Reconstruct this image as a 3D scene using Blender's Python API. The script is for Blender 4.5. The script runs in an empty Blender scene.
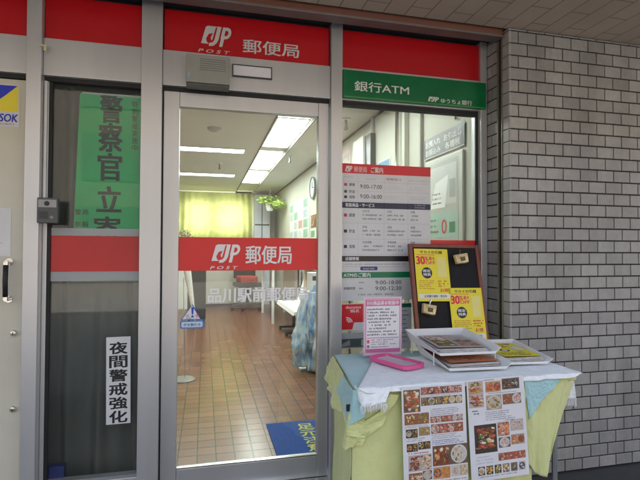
import bpy, bmesh, math, random
from mathutils import Vector, Matrix, noise
random.seed(7)
R = math.radians
scn = bpy.context.scene
COL = scn.collection

# ------------------------------------------------------------------ camera
F, CX, CY = 471.0, 320.0, 240.0
YAW, PIT, ROL, EYE = R(13.7), R(1.16), R(0.25), 1.215
cd = bpy.data.cameras.new('camera'); cam = bpy.data.objects.new('camera', cd); COL.objects.link(cam)
cd.sensor_width = 36; cd.lens = 36*F/640; cd.clip_start = .02; cd.clip_end = 600
cam.matrix_world = Matrix.Translation((0,0,EYE)) @ Matrix.Rotation(-YAW,4,'Z') @ Matrix.Rotation(PIT+math.pi/2,4,'X') @ Matrix.Rotation(ROL,4,'Z')
scn.camera = cam

def _ray(px, py):
    x = (px-CX)/F; y = -(py-CY)/F
    c, s = math.cos(ROL), math.sin(ROL); x, y = x*c-y*s, x*s+y*c
    Y = math.cos(PIT)-y*math.sin(PIT); Z = y*math.cos(PIT)+math.sin(PIT)
    return (x*math.cos(YAW)+Y*math.sin(YAW), -x*math.sin(YAW)+Y*math.cos(YAW), Z)
def onY(px, py, Y):           # measured point on a wall parallel to the shop front
    r = _ray(px, py); t = Y/r[1]; return (r[0]*t, EYE+r[2]*t)
def onZ(px, py, z):
    r = _ray(px, py); t = (z-EYE)/r[2]; return (r[0]*t, r[1]*t)
def onX(px, py, x):
    r = _ray(px, py); t = x/r[0]; return (r[1]*t, EYE+r[2]*t)

# ------------------------------------------------------------------ materials
def lin(c):
    return tuple(((v/12.92) if v <= .04045 else ((v+.055)/1.055)**2.4) for v in c[:3])
def hexc(h):
    return lin(tuple(int(h[i:i+2],16)/255 for i in (0,2,4)))
MATS = {}
def mat(name, col=(.5,.5,.5), rough=.5, metal=0, nscale=0, namp=0, bump=0, bscale=40, stretch=(1,1,1),
        spec=.5, trans=0, col2=None, rvar=0, attr=False, emit=None, es=0, coat=0, alpha=1, sheen=0):
    if name in MATS: return MATS[name]
    m = bpy.data.materials.new(name); m.use_nodes = True; nt = m.node_tree; N = nt.nodes; L = nt.links
    b = N['Principled BSDF']; b.inputs['Base Color'].default_value = (*col,1)
    b.inputs['Roughness'].default_value = rough; b.inputs['Metallic'].default_value = metal
    b.inputs['Specular IOR Level'].default_value = spec; b.inputs['Transmission Weight'].default_value = trans
    b.inputs['Coat Weight'].default_value = coat; b.inputs['Alpha'].default_value = alpha
    b.inputs['Sheen Weight'].default_value = sheen
    if emit: b.inputs['Emission Color'].default_value = (*emit,1); b.inputs['Emission Strength'].default_value = es
    tc = N.new('ShaderNodeTexCoord'); mp = N.new('ShaderNodeMapping'); mp.inputs['Scale'].default_value = stretch
    L.new(tc.outputs['Object'], mp.inputs['Vector'])
    src = None
    if attr:
        a = N.new('ShaderNodeAttribute'); a.attribute_name = 'Col'; src = a.outputs['Color']; L.new(src, b.inputs['Base Color'])
    if namp or col2:
        n = N.new('ShaderNodeTexNoise'); n.inputs['Scale'].default_value = nscale or 5; n.inputs['Detail'].default_value = 6
        n.inputs['Roughness'].default_value = .62
        L.new(mp.outputs['Vector'], n.inputs['Vector'])
        if col2:
            mx = N.new('ShaderNodeMix'); mx.data_type = 'RGBA'
            rp = N.new('ShaderNodeMapRange'); rp.inputs['From Min'].default_value = .35; rp.inputs['From Max'].default_value = .65
            L.new(n.outputs['Fac'], rp.inputs['Value']); L.new(rp.outputs['Result'], mx.inputs['Factor'])
            mx.inputs['A'].default_value = (*col,1); mx.inputs['B'].default_value = (*col2,1)
            src = mx.outputs['Result']; L.new(src, b.inputs['Base Color'])
        if namp:
            mr = N.new('ShaderNodeMapRange'); mr.inputs['From Min'].default_value = .3; mr.inputs['From Max'].default_value = .7
            mr.inputs['To Min'].default_value = 1-namp; mr.inputs['To Max'].default_value = 1+namp
            L.new(n.outputs['Fac'], mr.inputs['Value'])
            vm = N.new('ShaderNodeVectorMath'); vm.operation = 'SCALE'
            if src: L.new(src, vm.inputs[0])
            else: vm.inputs[0].default_value = col
            L.new(mr.outputs['Result'], vm.inputs['Scale']); L.new(vm.outputs['Vector'], b.inputs['Base Color'])
        if rvar:
            m2 = N.new('ShaderNodeMapRange'); m2.inputs['To Min'].default_value = max(0,rough-rvar); m2.inputs['To Max'].default_value = min(1,rough+rvar)
            L.new(n.outputs['Fac'], m2.inputs['Value']); L.new(m2.outputs['Result'], b.inputs['Roughness'])
    if bump:
        n2 = N.new('ShaderNodeTexNoise'); n2.inputs['Scale'].default_value = bscale; n2.inputs['Detail'].default_value = 5
        L.new(mp.outputs['Vector'], n2.inputs['Vector'])
        bp = N.new('ShaderNodeBump'); bp.inputs['Strength'].default_value = bump; bp.inputs['Distance'].default_value = .004
        L.new(n2.outputs['Fac'], bp.inputs['Height']); L.new(bp.outputs['Normal'], b.inputs['Normal'])
    MATS[name] = m; return m

ALU = mat('aluminium', (.60,.61,.62), .32, .55, 2.4, .12, .05, 260, (1,1,.03), rvar=.1)
ALU2 = mat('aluminium_shaded_groove', (.20,.20,.21), .45, .6, 5, .1)
BLACK = mat('black_rubber', (.012,.012,.013), .6, 0, 30, .2)
STEEL = mat('chrome', (.75,.75,.74), .18, 1, 8, .05)
PRINT = mat('printed_paper', rough=.55, attr=True, nscale=9, namp=.04, bump=.08, bscale=25)
GLOSSP = mat('printed_vinyl', rough=.32, attr=True, nscale=6, namp=.05, bump=.05, bscale=12)
CREAM = mat('cream_painted_steel', (.60,.575,.47), .42, 0, 4, .05, .06, 90)
REDP = mat('red_acrylic_sign', (.50,.008,.014), .28, 0, 3, .08, .02, 8)
REDF = mat('red_film', (.72,.022,.022), .30, 0, 3, .05, .02, 10)
GREENP = mat('green_acrylic_sign', (.0,.13,.045), .25, 0, 3, .1, col2=(.004,.17,.05))
GREYP = mat('grey_moulded_plastic', (.30,.31,.28), .45, 0, 12, .05, .05, 120)
WHITEP = mat('white_plastic', (.74,.74,.73), .4, 0, 10, .04, .04, 60)
PINKP = mat('pink_plastic', (.78,.10,.30), .35, 0, 10, .05)
WOOD = mat('brown_varnished_wood', (.20,.045,.022), .38, 0, 14, .3, .1, 60, (1,1,.15))
FELT = mat('black_board_felt', (.010,.010,.011), .85, 0, 30, .2, .2, 200)
CLY = mat('yellow_green_cotton', (.60,.63,.27), .85, 0, 5, .06, .5, 55, sheen=.3)
CLB = mat('light_blue_cotton', (.36,.58,.58), .85, 0, 5, .06, .25, 380, sheen=.3)
CLW = mat('white_lace_cotton', (.82,.85,.84), .85, 0, 34, .07, .6, 160, sheen=.3)
CURT = mat('dark_grey_curtain', (.15,.158,.156), .8, 0, 3, .25, .3, 120, (1,1,.3))
WALLM = mat('cream_interior_paint', (.58,.57,.49), .7, 0, 1.5, .05, .05, 60)
WHITEW = mat('white_interior_paint', (.78,.78,.75), .6, 0, 1.5, .04)
DARKM = mat('dark_furniture', (.02,.023,.022), .5, 0, 8, .2)
WINDOWLIT = mat('daylit_window_pane', (.8,.8,.8), .5, emit=(1,.98,.86), es=1.7)
LAMPM = mat('lit_lamp_diffuser', (.8,.8,.8), .5, emit=(.93,1,.95), es=3.5)

def glassmat(name, tint=(.93,.96,.95), dirt=.012):
    m = bpy.data.materials.new(name); m.use_nodes = True; nt = m.node_tree; N = nt.nodes; L = nt.links
    N.remove(N['Principled BSDF']); out = N['Material Output']
    t = N.new('ShaderNodeBsdfTransparent'); t.inputs['Color'].default_value = (*tint,1)
    g = N.new('ShaderNodeBsdfGlossy'); g.inputs['Roughness'].default_value = .015
    fr = N.new('ShaderNodeFresnel'); fr.inputs['IOR'].default_value = 1.5
    mx = N.new('ShaderNodeMixShader'); L.new(fr.outputs['Fac'], mx.inputs['Fac']); L.new(t.outputs['BSDF'], mx.inputs[1]); L.new(g.outputs['BSDF'], mx.inputs[2])
    d = N.new('ShaderNodeBsdfDiffuse'); d.inputs['Color'].default_value = (.6,.62,.6,1)
    tc = N.new('ShaderNodeTexCoord'); n = N.new('ShaderNodeTexNoise'); n.inputs['Scale'].default_value = 3; n.inputs['Detail'].default_value = 8
    mr = N.new('ShaderNodeMapRange'); mr.inputs['From Min'].default_value = .4; mr.inputs['From Max'].default_value = .8; mr.inputs['To Max'].default_value = dirt*2
    L.new(tc.outputs['Object'], n.inputs['Vector']); L.new(n.outputs['Fac'], mr.inputs['Value'])
    m2 = N.new('ShaderNodeMixShader'); L.new(mr.outputs['Result'], m2.inputs['Fac']); L.new(mx.outputs[0], m2.inputs[1]); L.new(d.outputs['BSDF'], m2.inputs[2])
    L.new(m2.outputs[0], out.inputs['Surface']); MATS[name] = m; return m
GLASS = glassmat('window_glass')
def filmmat(name, col, op):
    m = bpy.data.materials.new(name); m.use_nodes = True; nt = m.node_tree; N = nt.nodes; L = nt.links
    b = N['Principled BSDF']; b.inputs['Base Color'].default_value = (*col,1); b.inputs['Roughness'].default_value = .35
    n = N.new('ShaderNodeTexNoise'); n.inputs['Scale'].default_value = 8
    tc = N.new('ShaderNodeTexCoord'); L.new(tc.outputs['Object'], n.inputs['Vector'])
    mr = N.new('ShaderNodeMapRange'); mr.inputs['To Min'].default_value = op-.06; mr.inputs['To Max'].default_value = op+.06
    L.new(n.outputs['Fac'], mr.inputs['Value']); L.new(mr.outputs['Result'], b.inputs['Alpha'])
    return m
FROST = filmmat('frosted_film', (.50,.52,.53), .58)
ACRYL = filmmat('clear_acrylic', (.8,.8,.82), .25)
def clothlit():
    m = bpy.data.materials.new('sheer_yellow_green_curtain'); m.use_nodes = True; nt = m.node_tree; N = nt.nodes; L = nt.links
    N.remove(N['Principled BSDF']); out = N['Material Output']
    tc = N.new('ShaderNodeTexCoord'); n = N.new('ShaderNodeTexNoise'); n.inputs['Scale'].default_value = 9; n.inputs['Detail'].default_value = 4
    L.new(tc.outputs['Object'], n.inputs['Vector'])
    mx = N.new('ShaderNodeMix'); mx.data_type = 'RGBA'; mx.inputs['A'].default_value = (.28,.30,.09,1); mx.inputs['B'].default_value = (.44,.46,.21,1)
    L.new(n.outputs['Fac'], mx.inputs['Factor'])
    d = N.new('ShaderNodeBsdfDiffuse'); t = N.new('ShaderNodeBsdfTranslucent')
    L.new(mx.outputs['Result'], d.inputs['Color']); L.new(mx.outputs['Result'], t.inputs['Color'])
    ms = N.new('ShaderNodeMixShader'); ms.inputs['Fac'].default_value = .6
    L.new(d.outputs[0], ms.inputs[1]); L.new(t.outputs[0], ms.inputs[2]); L.new(ms.outputs[0], out.inputs['Surface'])
    return m
SHEER = clothlit()
def plasticbag():
    m = bpy.data.materials.new('blue_polythene'); m.use_nodes = True; nt = m.node_tree; N = nt.nodes; L = nt.links
    b = N['Principled BSDF']; b.inputs['Roughness'].default_value = .18; b.inputs['Subsurface Weight'].default_value = .0
    tc = N.new('ShaderNodeTexCoord'); mp = N.new('ShaderNodeMapping'); mp.inputs['Scale'].default_value = (9,9,2.6)
    n = N.new('ShaderNodeTexNoise'); n.inputs['Scale'].default_value = 1.25; n.inputs['Detail'].default_value = 3; n.inputs['Distortion'].default_value = 1.2
    L.new(tc.outputs['Object'], mp.inputs['Vector']); L.new(mp.outputs['Vector'], n.inputs['Vector'])
    cr = N.new('ShaderNodeValToRGB'); e = cr.color_ramp.elements
    e[0].position = .32; e[0].color = (.10,.28,.62,1); e[1].position = .56; e[1].color = (.66,.75,.80,1)
    x = cr.color_ramp.elements.new(.42); x.color = (.25,.45,.70,1); x = cr.color_ramp.elements.new(.50); x.color = (.55,.68,.76,1)
    L.new(n.outputs['Fac'], cr.inputs['Fac']); L.new(cr.outputs['Color'], b.inputs['Base Color'])
    return m
BAGM = plasticbag()

# ------------------------------------------------------------------ object helpers
def link(o, parent=None):
    COL.objects.link(o)
    if parent: o.parent = parent
    return o
def thing(name, label, cat, loc=(0,0,0), rz=0, group=None):
    o = bpy.data.objects.new(name, None); o.empty_display_size = .05; o.location = loc; o.rotation_euler = (0,0,rz); COL.objects.link(o)
    tag(o, label, cat, group); return o
def tag(o, label, cat, group=None):
    o['label'] = label; o['category'] = cat
    if group: o['group'] = group
    return o
def mesh(name, bm, m, parent=None, loc=None, smooth=False):
    me = bpy.data.meshes.new(name); bm.normal_update(); bm.to_mesh(me); bm.free()
    for mm in (m if isinstance(m, (list,tuple)) else [m]): me.materials.append(mm)
    if smooth:
        for p in me.polygons: p.use_smooth = True
    o = bpy.data.objects.new(name, me); link(o, parent)
    if loc: o.location = loc
    return o
def bx(bm, x0, x1, y0, y1, z0, z1, bev=0, mi=0):
    vs = [bm.verts.new(p) for p in ((x0,y0,z0),(x1,y0,z0),(x1,y1,z0),(x0,y1,z0),(x0,y0,z1),(x1,y0,z1),(x1,y1,z1),(x0,y1,z1))]
    fs = [bm.faces.new([vs[i] for i in f]) for f in ((0,3,2,1),(4,5,6,7),(0,1,5,4),(1,2,6,5),(2,3,7,6),(3,0,4,7))]
    for f in fs: f.material_index = mi
    if bev:
        es = list({e for f in fs for e in f.edges})
        bmesh.ops.bevel(bm, geom=es, offset=bev, segments=2, profile=.6, affect='EDGES')
    return fs
def box(name, x0, x1, y0, y1, z0, z1, m, parent=None, bev=.002):
    bm = bmesh.new(); bx(bm, x0, x1, y0, y1, z0, z1, bev); return mesh(name, bm, m, parent)
def tube(bm, pts, r, seg=10, r1=None, cap=True):
    pts = [Vector(p) for p in pts]; rings = []
    for i, p in enumerate(pts):
        d = (pts[min(i+1,len(pts)-1)]-pts[max(i-1,0)]).normalized()
        a = d.cross(Vector((0,0,1)) if abs(d.z) < .9 else Vector((1,0,0))).normalized(); b2 = d.cross(a)
        rr = r if r1 is None else r+(r1-r)*i/(len(pts)-1)
        rings.append([bm.verts.new(p+a*rr*math.cos(2*math.pi*k/seg)+b2*rr*math.sin(2*math.pi*k/seg)) for k in range(seg)])
    for i in range(len(rings)-1):
        for k in range(seg): 
            bm.faces.new((rings[i][k], rings[i][(k+1)%seg], rings[i+1][(k+1)%seg], rings[i+1][k]))
    if cap: bm.faces.new(rings[0][::-1]); bm.faces.new(rings[-1])
def lathe(bm, prof, c=(0,0,0), seg=24, axis='Z'):
    rings = []
    for r, h in prof:
        ring = []
        for k in range(seg):
            a = 2*math.pi*k/seg; u, v = r*math.cos(a), r*math.sin(a)
            p = {'Z':(u,v,h),'Y':(u,h,v),'X':(h,u,v)}[axis]
            ring.append(bm.verts.new((c[0]+p[0], c[1]+p[1], c[2]+p[2])))
        rings.append(ring)
    for i in range(len(rings)-1):
        for k in range(seg): bm.faces.new((rings[i][k], rings[i][(k+1)%seg], rings[i+1][(k+1)%seg], rings[i+1][k]))
    bm.faces.new(rings[0][::-1]); bm.faces.new(rings[-1])

_tc = {}
def text_geo(s, bold=0, shear=0, spacing=1.0):
    key = (s, bold, shear, spacing)
    if key in _tc: return _tc[key]
    c = bpy.data.curves.new('tmp', 'FONT'); c.body = s; c.size = 1; c.offset = bold; c.shear = shear; c.space_character = spacing
    c.fill_mode = 'FRONT'; c.resolution_u = 3
    o = bpy.data.objects.new('tmp', c); COL.objects.link(o)
    dg = bpy.context.evaluated_depsgraph_get(); me = bpy.data.meshes.new_from_object(o.evaluated_get(dg))
    vs = [(v.co.x, v.co.y) for v in me.vertices]; fs = [tuple(p.vertices) for p in me.polygons]
    bpy.data.objects.remove(o); bpy.data.curves.remove(c); bpy.data.meshes.remove(me)
    _tc[key] = (vs, fs); return _tc[key]

class PM:
    """flat print: local x right, local z up, faces -y; every layer 0.4 mm nearer the viewer"""
    def __init__(s, dl=.0004): s.v = []; s.f = []; s.c = []; s.dl = dl; s.bold = 1.0
    def poly(s, pts, col, layer=1):
        n = len(s.v); s.v += [(u, -layer*s.dl, v) for u, v in pts]; s.f.append(tuple(range(n, n+len(pts)))); s.c.append(col)
    def rect(s, u0, v0, u1, v1, col, layer=1): s.poly([(u0,v0),(u1,v0),(u1,v1),(u0,v1)], col, layer)
    def rrect(s, u0, v0, u1, v1, r, col, layer=1):
        pts = []
        for cx, cy, a0 in ((u1-r,v0+r,-90),(u1-r,v1-r,0),(u0+r,v1-r,90),(u0+r,v0+r,180)):
            for k in range(5): a = R(a0+k*22.5); pts.append((cx+r*math.cos(a), cy+r*math.sin(a)))
        s.poly(pts, col, layer)
    def disc(s, u, v, r, col, layer=1, ry=None, rot=0, n=12, wob=0):
        ry = ry or r; pts = []
        for k in range(n):
            a = 2*math.pi*k/n; w = 1+random.uniform(-wob, wob); x, y = r*w*math.cos(a), ry*w*math.sin(a)
            pts.append((u+x*math.cos(rot)-y*math.sin(rot), v+x*math.sin(rot)+y*math.cos(rot)))
        s.poly(pts, col, layer)
    def text(s, t, u0, v0, u1, v1, col, layer=2, bold=0, shear=0, fit=True, rot90=False, spacing=1.0):
        vs, fs = text_geo(t, 0, shear, spacing)
        if not vs: return
        x0 = min(p[0] for p in vs); x1 = max(p[0] for p in vs); y0 = min(p[1] for p in vs); y1 = max(p[1] for p in vs)
        sx = (u1-u0)/(x1-x0); sy = (v1-v0)/(y1-y0)
        if not fit: sx = sy = min(sx, sy)
        d = s.bold*bold*(v1-v0)*(1/len(t) if (v1-v0) > (u1-u0)*1.5 else 1)
        offs = [(0,0)] if v1-v0 < .009 or not bold else [(-d,-d*.6),(d,d*.6),(-d,d*.6),(d,-d*.6)]
        for q, (ox, oz) in enumerate(offs):
            n = len(s.v); s.v += [(u0+ox+(x-x0)*sx, -layer*s.dl-q*.00004, v0+oz+(y-y0)*sy) for x, y in vs]
            for f in fs: s.f.append(tuple(n+i for i in f)); s.c.append(col)
    def build(s, name, m, parent=None, thick=0, loc=(0,0,0), rot=(0,0,0)):
        me = bpy.data.meshes.new(name); me.from_pydata(s.v, [], s.f); me.update()
        bm = bmesh.new(); bm.from_mesh(me)
        for f in bm.faces:
            f.normal_update()
            if f.normal.y > 0: f.normal_flip()
        bm.faces.ensure_lookup_table(); bm.to_mesh(me); bm.free()
        ca = me.color_attributes.new('Col', 'FLOAT_COLOR', 'CORNER')
        for p, c in zip(me.polygons, s.c):
            for li in p.loop_indices: ca.data[li].color = (*c, 1)
        me.materials.append(m)
        o = bpy.data.objects.new(name, me); link(o, parent); o.location = loc; o.rotation_euler = rot; return o
W = (.80,.80,.79); K = (.02,.02,.022); RED = (.66,.02,.03); NAVY = (.02,.025,.07)
GRN = (.0,.17,.07); GR = (.30,.30,.31); LG = (.55,.55,.56); YEL = (.80,.68,.03); BLU = (.02,.07,.42)

def logo(pm, u0, v0, w, h, col, under, L0=1):
    """slanted block with the hooked stroke, then the P"""
    sl = .22*h
    def P(x, y): return (u0+x*w+sl*y, v0+y*h)
    pm.poly([P(0,.0),P(.36,0),P(.47,.10),P(.52,1),P(.10,1),P(.03,.93)], col, L0)          # block
    pm.poly([P(.14,.28),P(.20,.10),P(.30,.0),P(.42,-.02),P(.42,.18),P(.34,.22),P(.30,.36),P(.34,.62),P(.20,.55)], under, L0+1)
    pm.poly([P(.40,.92),P(.455,.98),P(.455,.30),P(.44,.14),P(.36,.02),P(.30,.02),P(.36,.16),P(.38,.3)], under, L0+2)
    # J stem
    pm.poly([P(.455,1),P(.60,1),P(.60,.25),P(.56,.06),P(.46,-.10),P(.30,-.12),P(.30,.06),P(.40,.09),P(.455,.22)], col, L0+3)
    # P
    pm.poly([P(.68,-.10),P(.80,-.10),P(.80,1),P(.68,1)], col, L0)
    pts = [P(.66,1)]; 
    for k in range(9):
        a = R(90-k*22.5); pts.append(P(.84+.17*math.cos(a), .67+.33*math.sin(a)))
    pts += [P(.66,.34)]; pm.poly(pts, col, L0+1)
    pts = [P(.78,.82)]
    for k in range(9):
        a = R(90-k*22.5); pts.append(P(.83+.075*math.cos(a), .67+.15*math.sin(a)))
    pts += [P(.78,.52)]; pm.poly(pts, under, L0+2)

def scribble(pm, u0, v0, u1, v1, rows, col, layer=1, fill=.6, ch=.6):
    """rows of tiny characters too small to read: short dashes"""
    dh = (v1-v0)/rows
    for r in range(rows):
        y = v1-(r+.5)*dh; u = u0; h = dh*fill*.5; end = u0+(u1-u0)*random.uniform(.55,1)
        while u < end:
            w = h*random.uniform(.8,2.0)*ch*1.3
            if random.random() < .85:
                pm.rect(u, y-h*random.uniform(.5,1), min(u+w*.8,u1), y+h*random.uniform(.5,1), col, layer)
            u += w*random.uniform(1.0,1.3)

# ------------------------------------------------------------------ setting: ground, room shell
FY = 2.45                                  # plane of the glazing
def struct(o): o['kind'] = 'structure'; return o
# pavement
bm = bmesh.new(); S = 150
bm.faces.new([bm.verts.new(p) for p in ((-S,-S,-.004),(S,-S,-.004),(S,2.43,-.004),(-S,2.43,-.004))])
pav = mat('dark_paving', (.055,.057,.055), .55, 0, 2.2, .25, .3, 90, rvar=.15)
struct(mesh('pavement', bm, pav))
bm = bmesh.new(); bm.faces.new([bm.verts.new(p) for p in ((-60,-60,.0),(60,-60,.0),(60,.6,.0),(-60,.6,.0))])
struct(mesh('street', bm, mat('grey_concrete_paving', (.16,.155,.145), .7, 0, 1.5, .12, .2, 40)))

# interior floor: red-brown quarry tiles, geometry-free grid in the material
def tilefloor():
    m = bpy.data.materials.new('quarry_tiles'); m.use_nodes = True; nt = m.node_tree; N = nt.nodes; L = nt.links; b = N['Principled BSDF']
    tc = N.new('ShaderNodeTexCoord'); br = N.new('ShaderNodeTexBrick'); br.offset = 0
    mp = N.new('ShaderNodeMapping'); mp.inputs['Location'].default_value = (.035,.03,0)
    L.new(tc.outputs['Object'], mp.inputs['Vector']); L.new(mp.outputs['Vector'], br.inputs['Vector'])
    br.inputs['Scale'].default_value = 1; br.inputs['Brick Width'].default_value = .108; br.inputs['Row Height'].default_value = .108
    br.inputs['Mortar Size'].default_value = .0038; br.inputs['Mortar Smooth'].default_value = .3; br.inputs['Bias'].default_value = 0
    br.inputs['Color1'].default_value = (.19,.072,.038,1); br.inputs['Color2'].default_value = (.255,.108,.058,1); br.inputs['Mortar'].default_value = (.028,.018,.014,1)
    n = N.new('ShaderNodeTexNoise'); n.inputs['Scale'].default_value = 2.2; n.inputs['Detail'].default_value = 8; L.new(tc.outputs['Object'], n.inputs['Vector'])
    mr = N.new('ShaderNodeMapRange'); mr.inputs['To Min'].default_value = .82; mr.inputs['To Max'].default_value = 1.18
    vm = N.new('ShaderNodeVectorMath'); vm.operation = 'SCALE'; L.new(n.outputs['Fac'], mr.inputs['Value']); L.new(br.outputs['Color'], vm.inputs[0]); L.new(mr.outputs['Result'], vm.inputs['Scale'])
    L.new(vm.outputs['Vector'], b.inputs['Base Color'])
    m2 = N.new('ShaderNodeMapRange'); m2.inputs['To Min'].default_value = .20; m2.inputs['To Max'].default_value = .30
    L.new(n.outputs['Fac'], m2.inputs['Value']); L.new(m2.outputs['Result'], b.inputs['Roughness'])
    inv = N.new('ShaderNodeMath'); inv.operation = 'SUBTRACT'; inv.inputs[0].default_value = 1; L.new(br.outputs['Fac'], inv.inputs[1])
    ad = N.new('ShaderNodeMath'); ad.operation = 'MULTIPLY_ADD'; ad.inputs[1].default_value = .0; L.new(n.outputs['Fac'], ad.inputs[0]); L.new(inv.outputs[0], ad.inputs[2])
    bp = N.new('ShaderNodeBump'); bp.inputs['Strength'].default_value = .35; bp.inputs['Distance'].default_value = .002; L.new(ad.outputs[0], bp.inputs['Height']); L.new(bp.outputs['Normal'], b.inputs['Normal'])
    return m
bm = bmesh.new()
bm.faces.new([bm.verts.new(p) for p in ((-2.7,2.43,.0),(1.7,2.43,.0),(1.7,11.2,.0),(-2.7,11.2,.0))])
struct(mesh('interior_floor', bm, tilefloor()))
XR = 1.575                                 # right wall of the room
ceilm = mat('ceiling_board', (.66,.67,.61), .75, 0, 1.3, .04, .08, 300)
bm = bmesh.new()
CH0, CH1 = .667, 1.04                      # recessed channel of the lamp row
bx(bm, -2.7, CH0, 2.55, 11.2, 2.50, 2.56); bx(bm, CH1, 1.7, 2.55, 11.2, 2.50, 2.56); bx(bm, CH0, CH1, 2.55, 11.2, 2.535, 2.56)
struct(mesh('interior_ceiling', bm, ceilm))
struct(box('interior_wall_back', -2.7, XR, 10.9, 11.1, .002, 2.498, WALLM, bev=0))
struct(box('interior_wall_right', XR, XR+.012, 2.52, 10.9, .002, 2.498, WALLM, bev=0))
struct(box('interior_wall_left', -2.7, -2.6, 2.6, 10.9, .002, 2.498, WALLM, bev=0))
# dark shadow-gap trims
box('interior_wall_trim', XR-.012, XR-.001, 2.6, 10.89, 2.478, 2.497, mat('dark_trim',(.10,.10,.09),.6,0,8,.2))['kind'] = 'structure'
bm = bmesh.new(); bx(bm, CH0-.012, CH0+.003, 2.6, 10.89, 2.492, 2.499); bx(bm, CH1-.003, CH1+.006, 2.6, 10.89, 2.494, 2.499)
mesh('interior_ceiling_trim', bm, MATS['dark_trim'])['kind'] = 'structure'

# ------------------------------------------------------------------ the building
B = thing('post_office_building', 'post office front with aluminium frames, glass sliding door and grey tiled wall', 'building', (0,0,0))
# unseen shell shaped to block the sun from front and room; then soffit
upper = mat('pale_shell', (.42,.40,.36), .7, 0, 2, .08, .2, 30)
bm = bmesh.new(); bx(bm, -9, 9, 1.0, 14, 2.62, 7.0); bx(bm, -2.9, -2.7, 2.52, 11.3, .0, 2.619); bx(bm, -2.7, XR+.2, 11.11, 11.3, .0, 2.619); bx(bm, XR+.014, XR+.2, 2.6, 11.1, 0, 2.619)
mesh('unseen_shell', bm, upper, B)
def soffitm():
    m = bpy.data.materials.new('brown_soffit_tiles'); m.use_nodes = True; nt = m.node_tree; N = nt.nodes; L = nt.links; b = N['Principled BSDF']
    tc = N.new('ShaderNodeTexCoord'); mp = N.new('ShaderNodeMapping'); mp.inputs['Location'].default_value = (.045,.05,0)
    mp.inputs['Rotation'].default_value = (0,0,R(90)); L.new(tc.outputs['Object'], mp.inputs['Vector'])
    br = N.new('ShaderNodeTexBrick'); br.offset = .5; L.new(mp.outputs['Vector'], br.inputs['Vector'])
    br.inputs['Scale'].default_value = 1; br.inputs['Brick Width'].default_value = .30; br.inputs['Row Height'].default_value = .115
    br.inputs['Mortar Size'].default_value = .0028; br.inputs['Mortar Smooth'].default_value = .2
    br.inputs['Color1'].default_value = (.44,.37,.30,1); br.inputs['Color2'].default_value = (.47,.395,.32,1); br.inputs['Mortar'].default_value = (.19,.15,.12,1)
    n = N.new('ShaderNodeTexNoise'); n.inputs['Scale'].default_value = 3; n.inputs['Detail'].default_value = 8; L.new(tc.outputs['Object'], n.inputs['Vector'])
    mr = N.new('ShaderNodeMapRange'); mr.inputs['To Min'].default_value = .78; mr.inputs['To Max'].default_value = 1.22
    vm = N.new('ShaderNodeVectorMath'); vm.operation = 'SCALE'; L.new(n.outputs['Fac'], mr.inputs['Value']); L.new(br.outputs['Color'], vm.inputs[0]); L.new(mr.outputs['Result'], vm.inputs['Scale'])
    L.new(vm.outputs['Vector'], b.inputs['Base Color']); b.inputs['Roughness'].default_value = .6
    bp = N.new('ShaderNodeBump'); bp.inputs['Strength'].default_value = .5; bp.inputs['Distance'].default_value = .002; bp.invert = True
    L.new(br.outputs['Fac'], bp.inputs['Height']); L.new(bp.outputs['Normal'], b.inputs['Normal'])
    return m
bm = bmesh.new(); bx(bm, -9, 9, 1.002, 2.235, 2.425, 2.618); mesh('soffit', bm, soffitm(), B)
# roller shutter bottom rail in its slot, and the dark head behind it
BRN = mat('brown_shutter_paint', (.20,.085,.060), .45, 0, 6, .15, .1, 60, (.1,1,1), rvar=.1)
bm = bmesh.new(); bx(bm, -2.2, 1.585, 2.262, 2.325, 2.400, 2.60, .004); mesh('shutter_rail', bm, BRN, B)
bm = bmesh.new(); bx(bm, -2.2, 1.585, 2.256, 2.331, 2.388, 2.3995, .002); mesh('shutter_lip', bm, mat('dull_grey_steel',(.20,.18,.17),.5,.4,6,.15), B)
bm = bmesh.new(); bx(bm, -2.2, 1.588, 2.345, 2.60, 2.432, 2.61); bx(bm, -2.2, 1.588, 2.47, 2.52, 2.40, 2.4315); mesh('shutter_housing', bm, mat('housing_dark',(.05,.045,.045),.7,0,5,.2), B)
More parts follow.
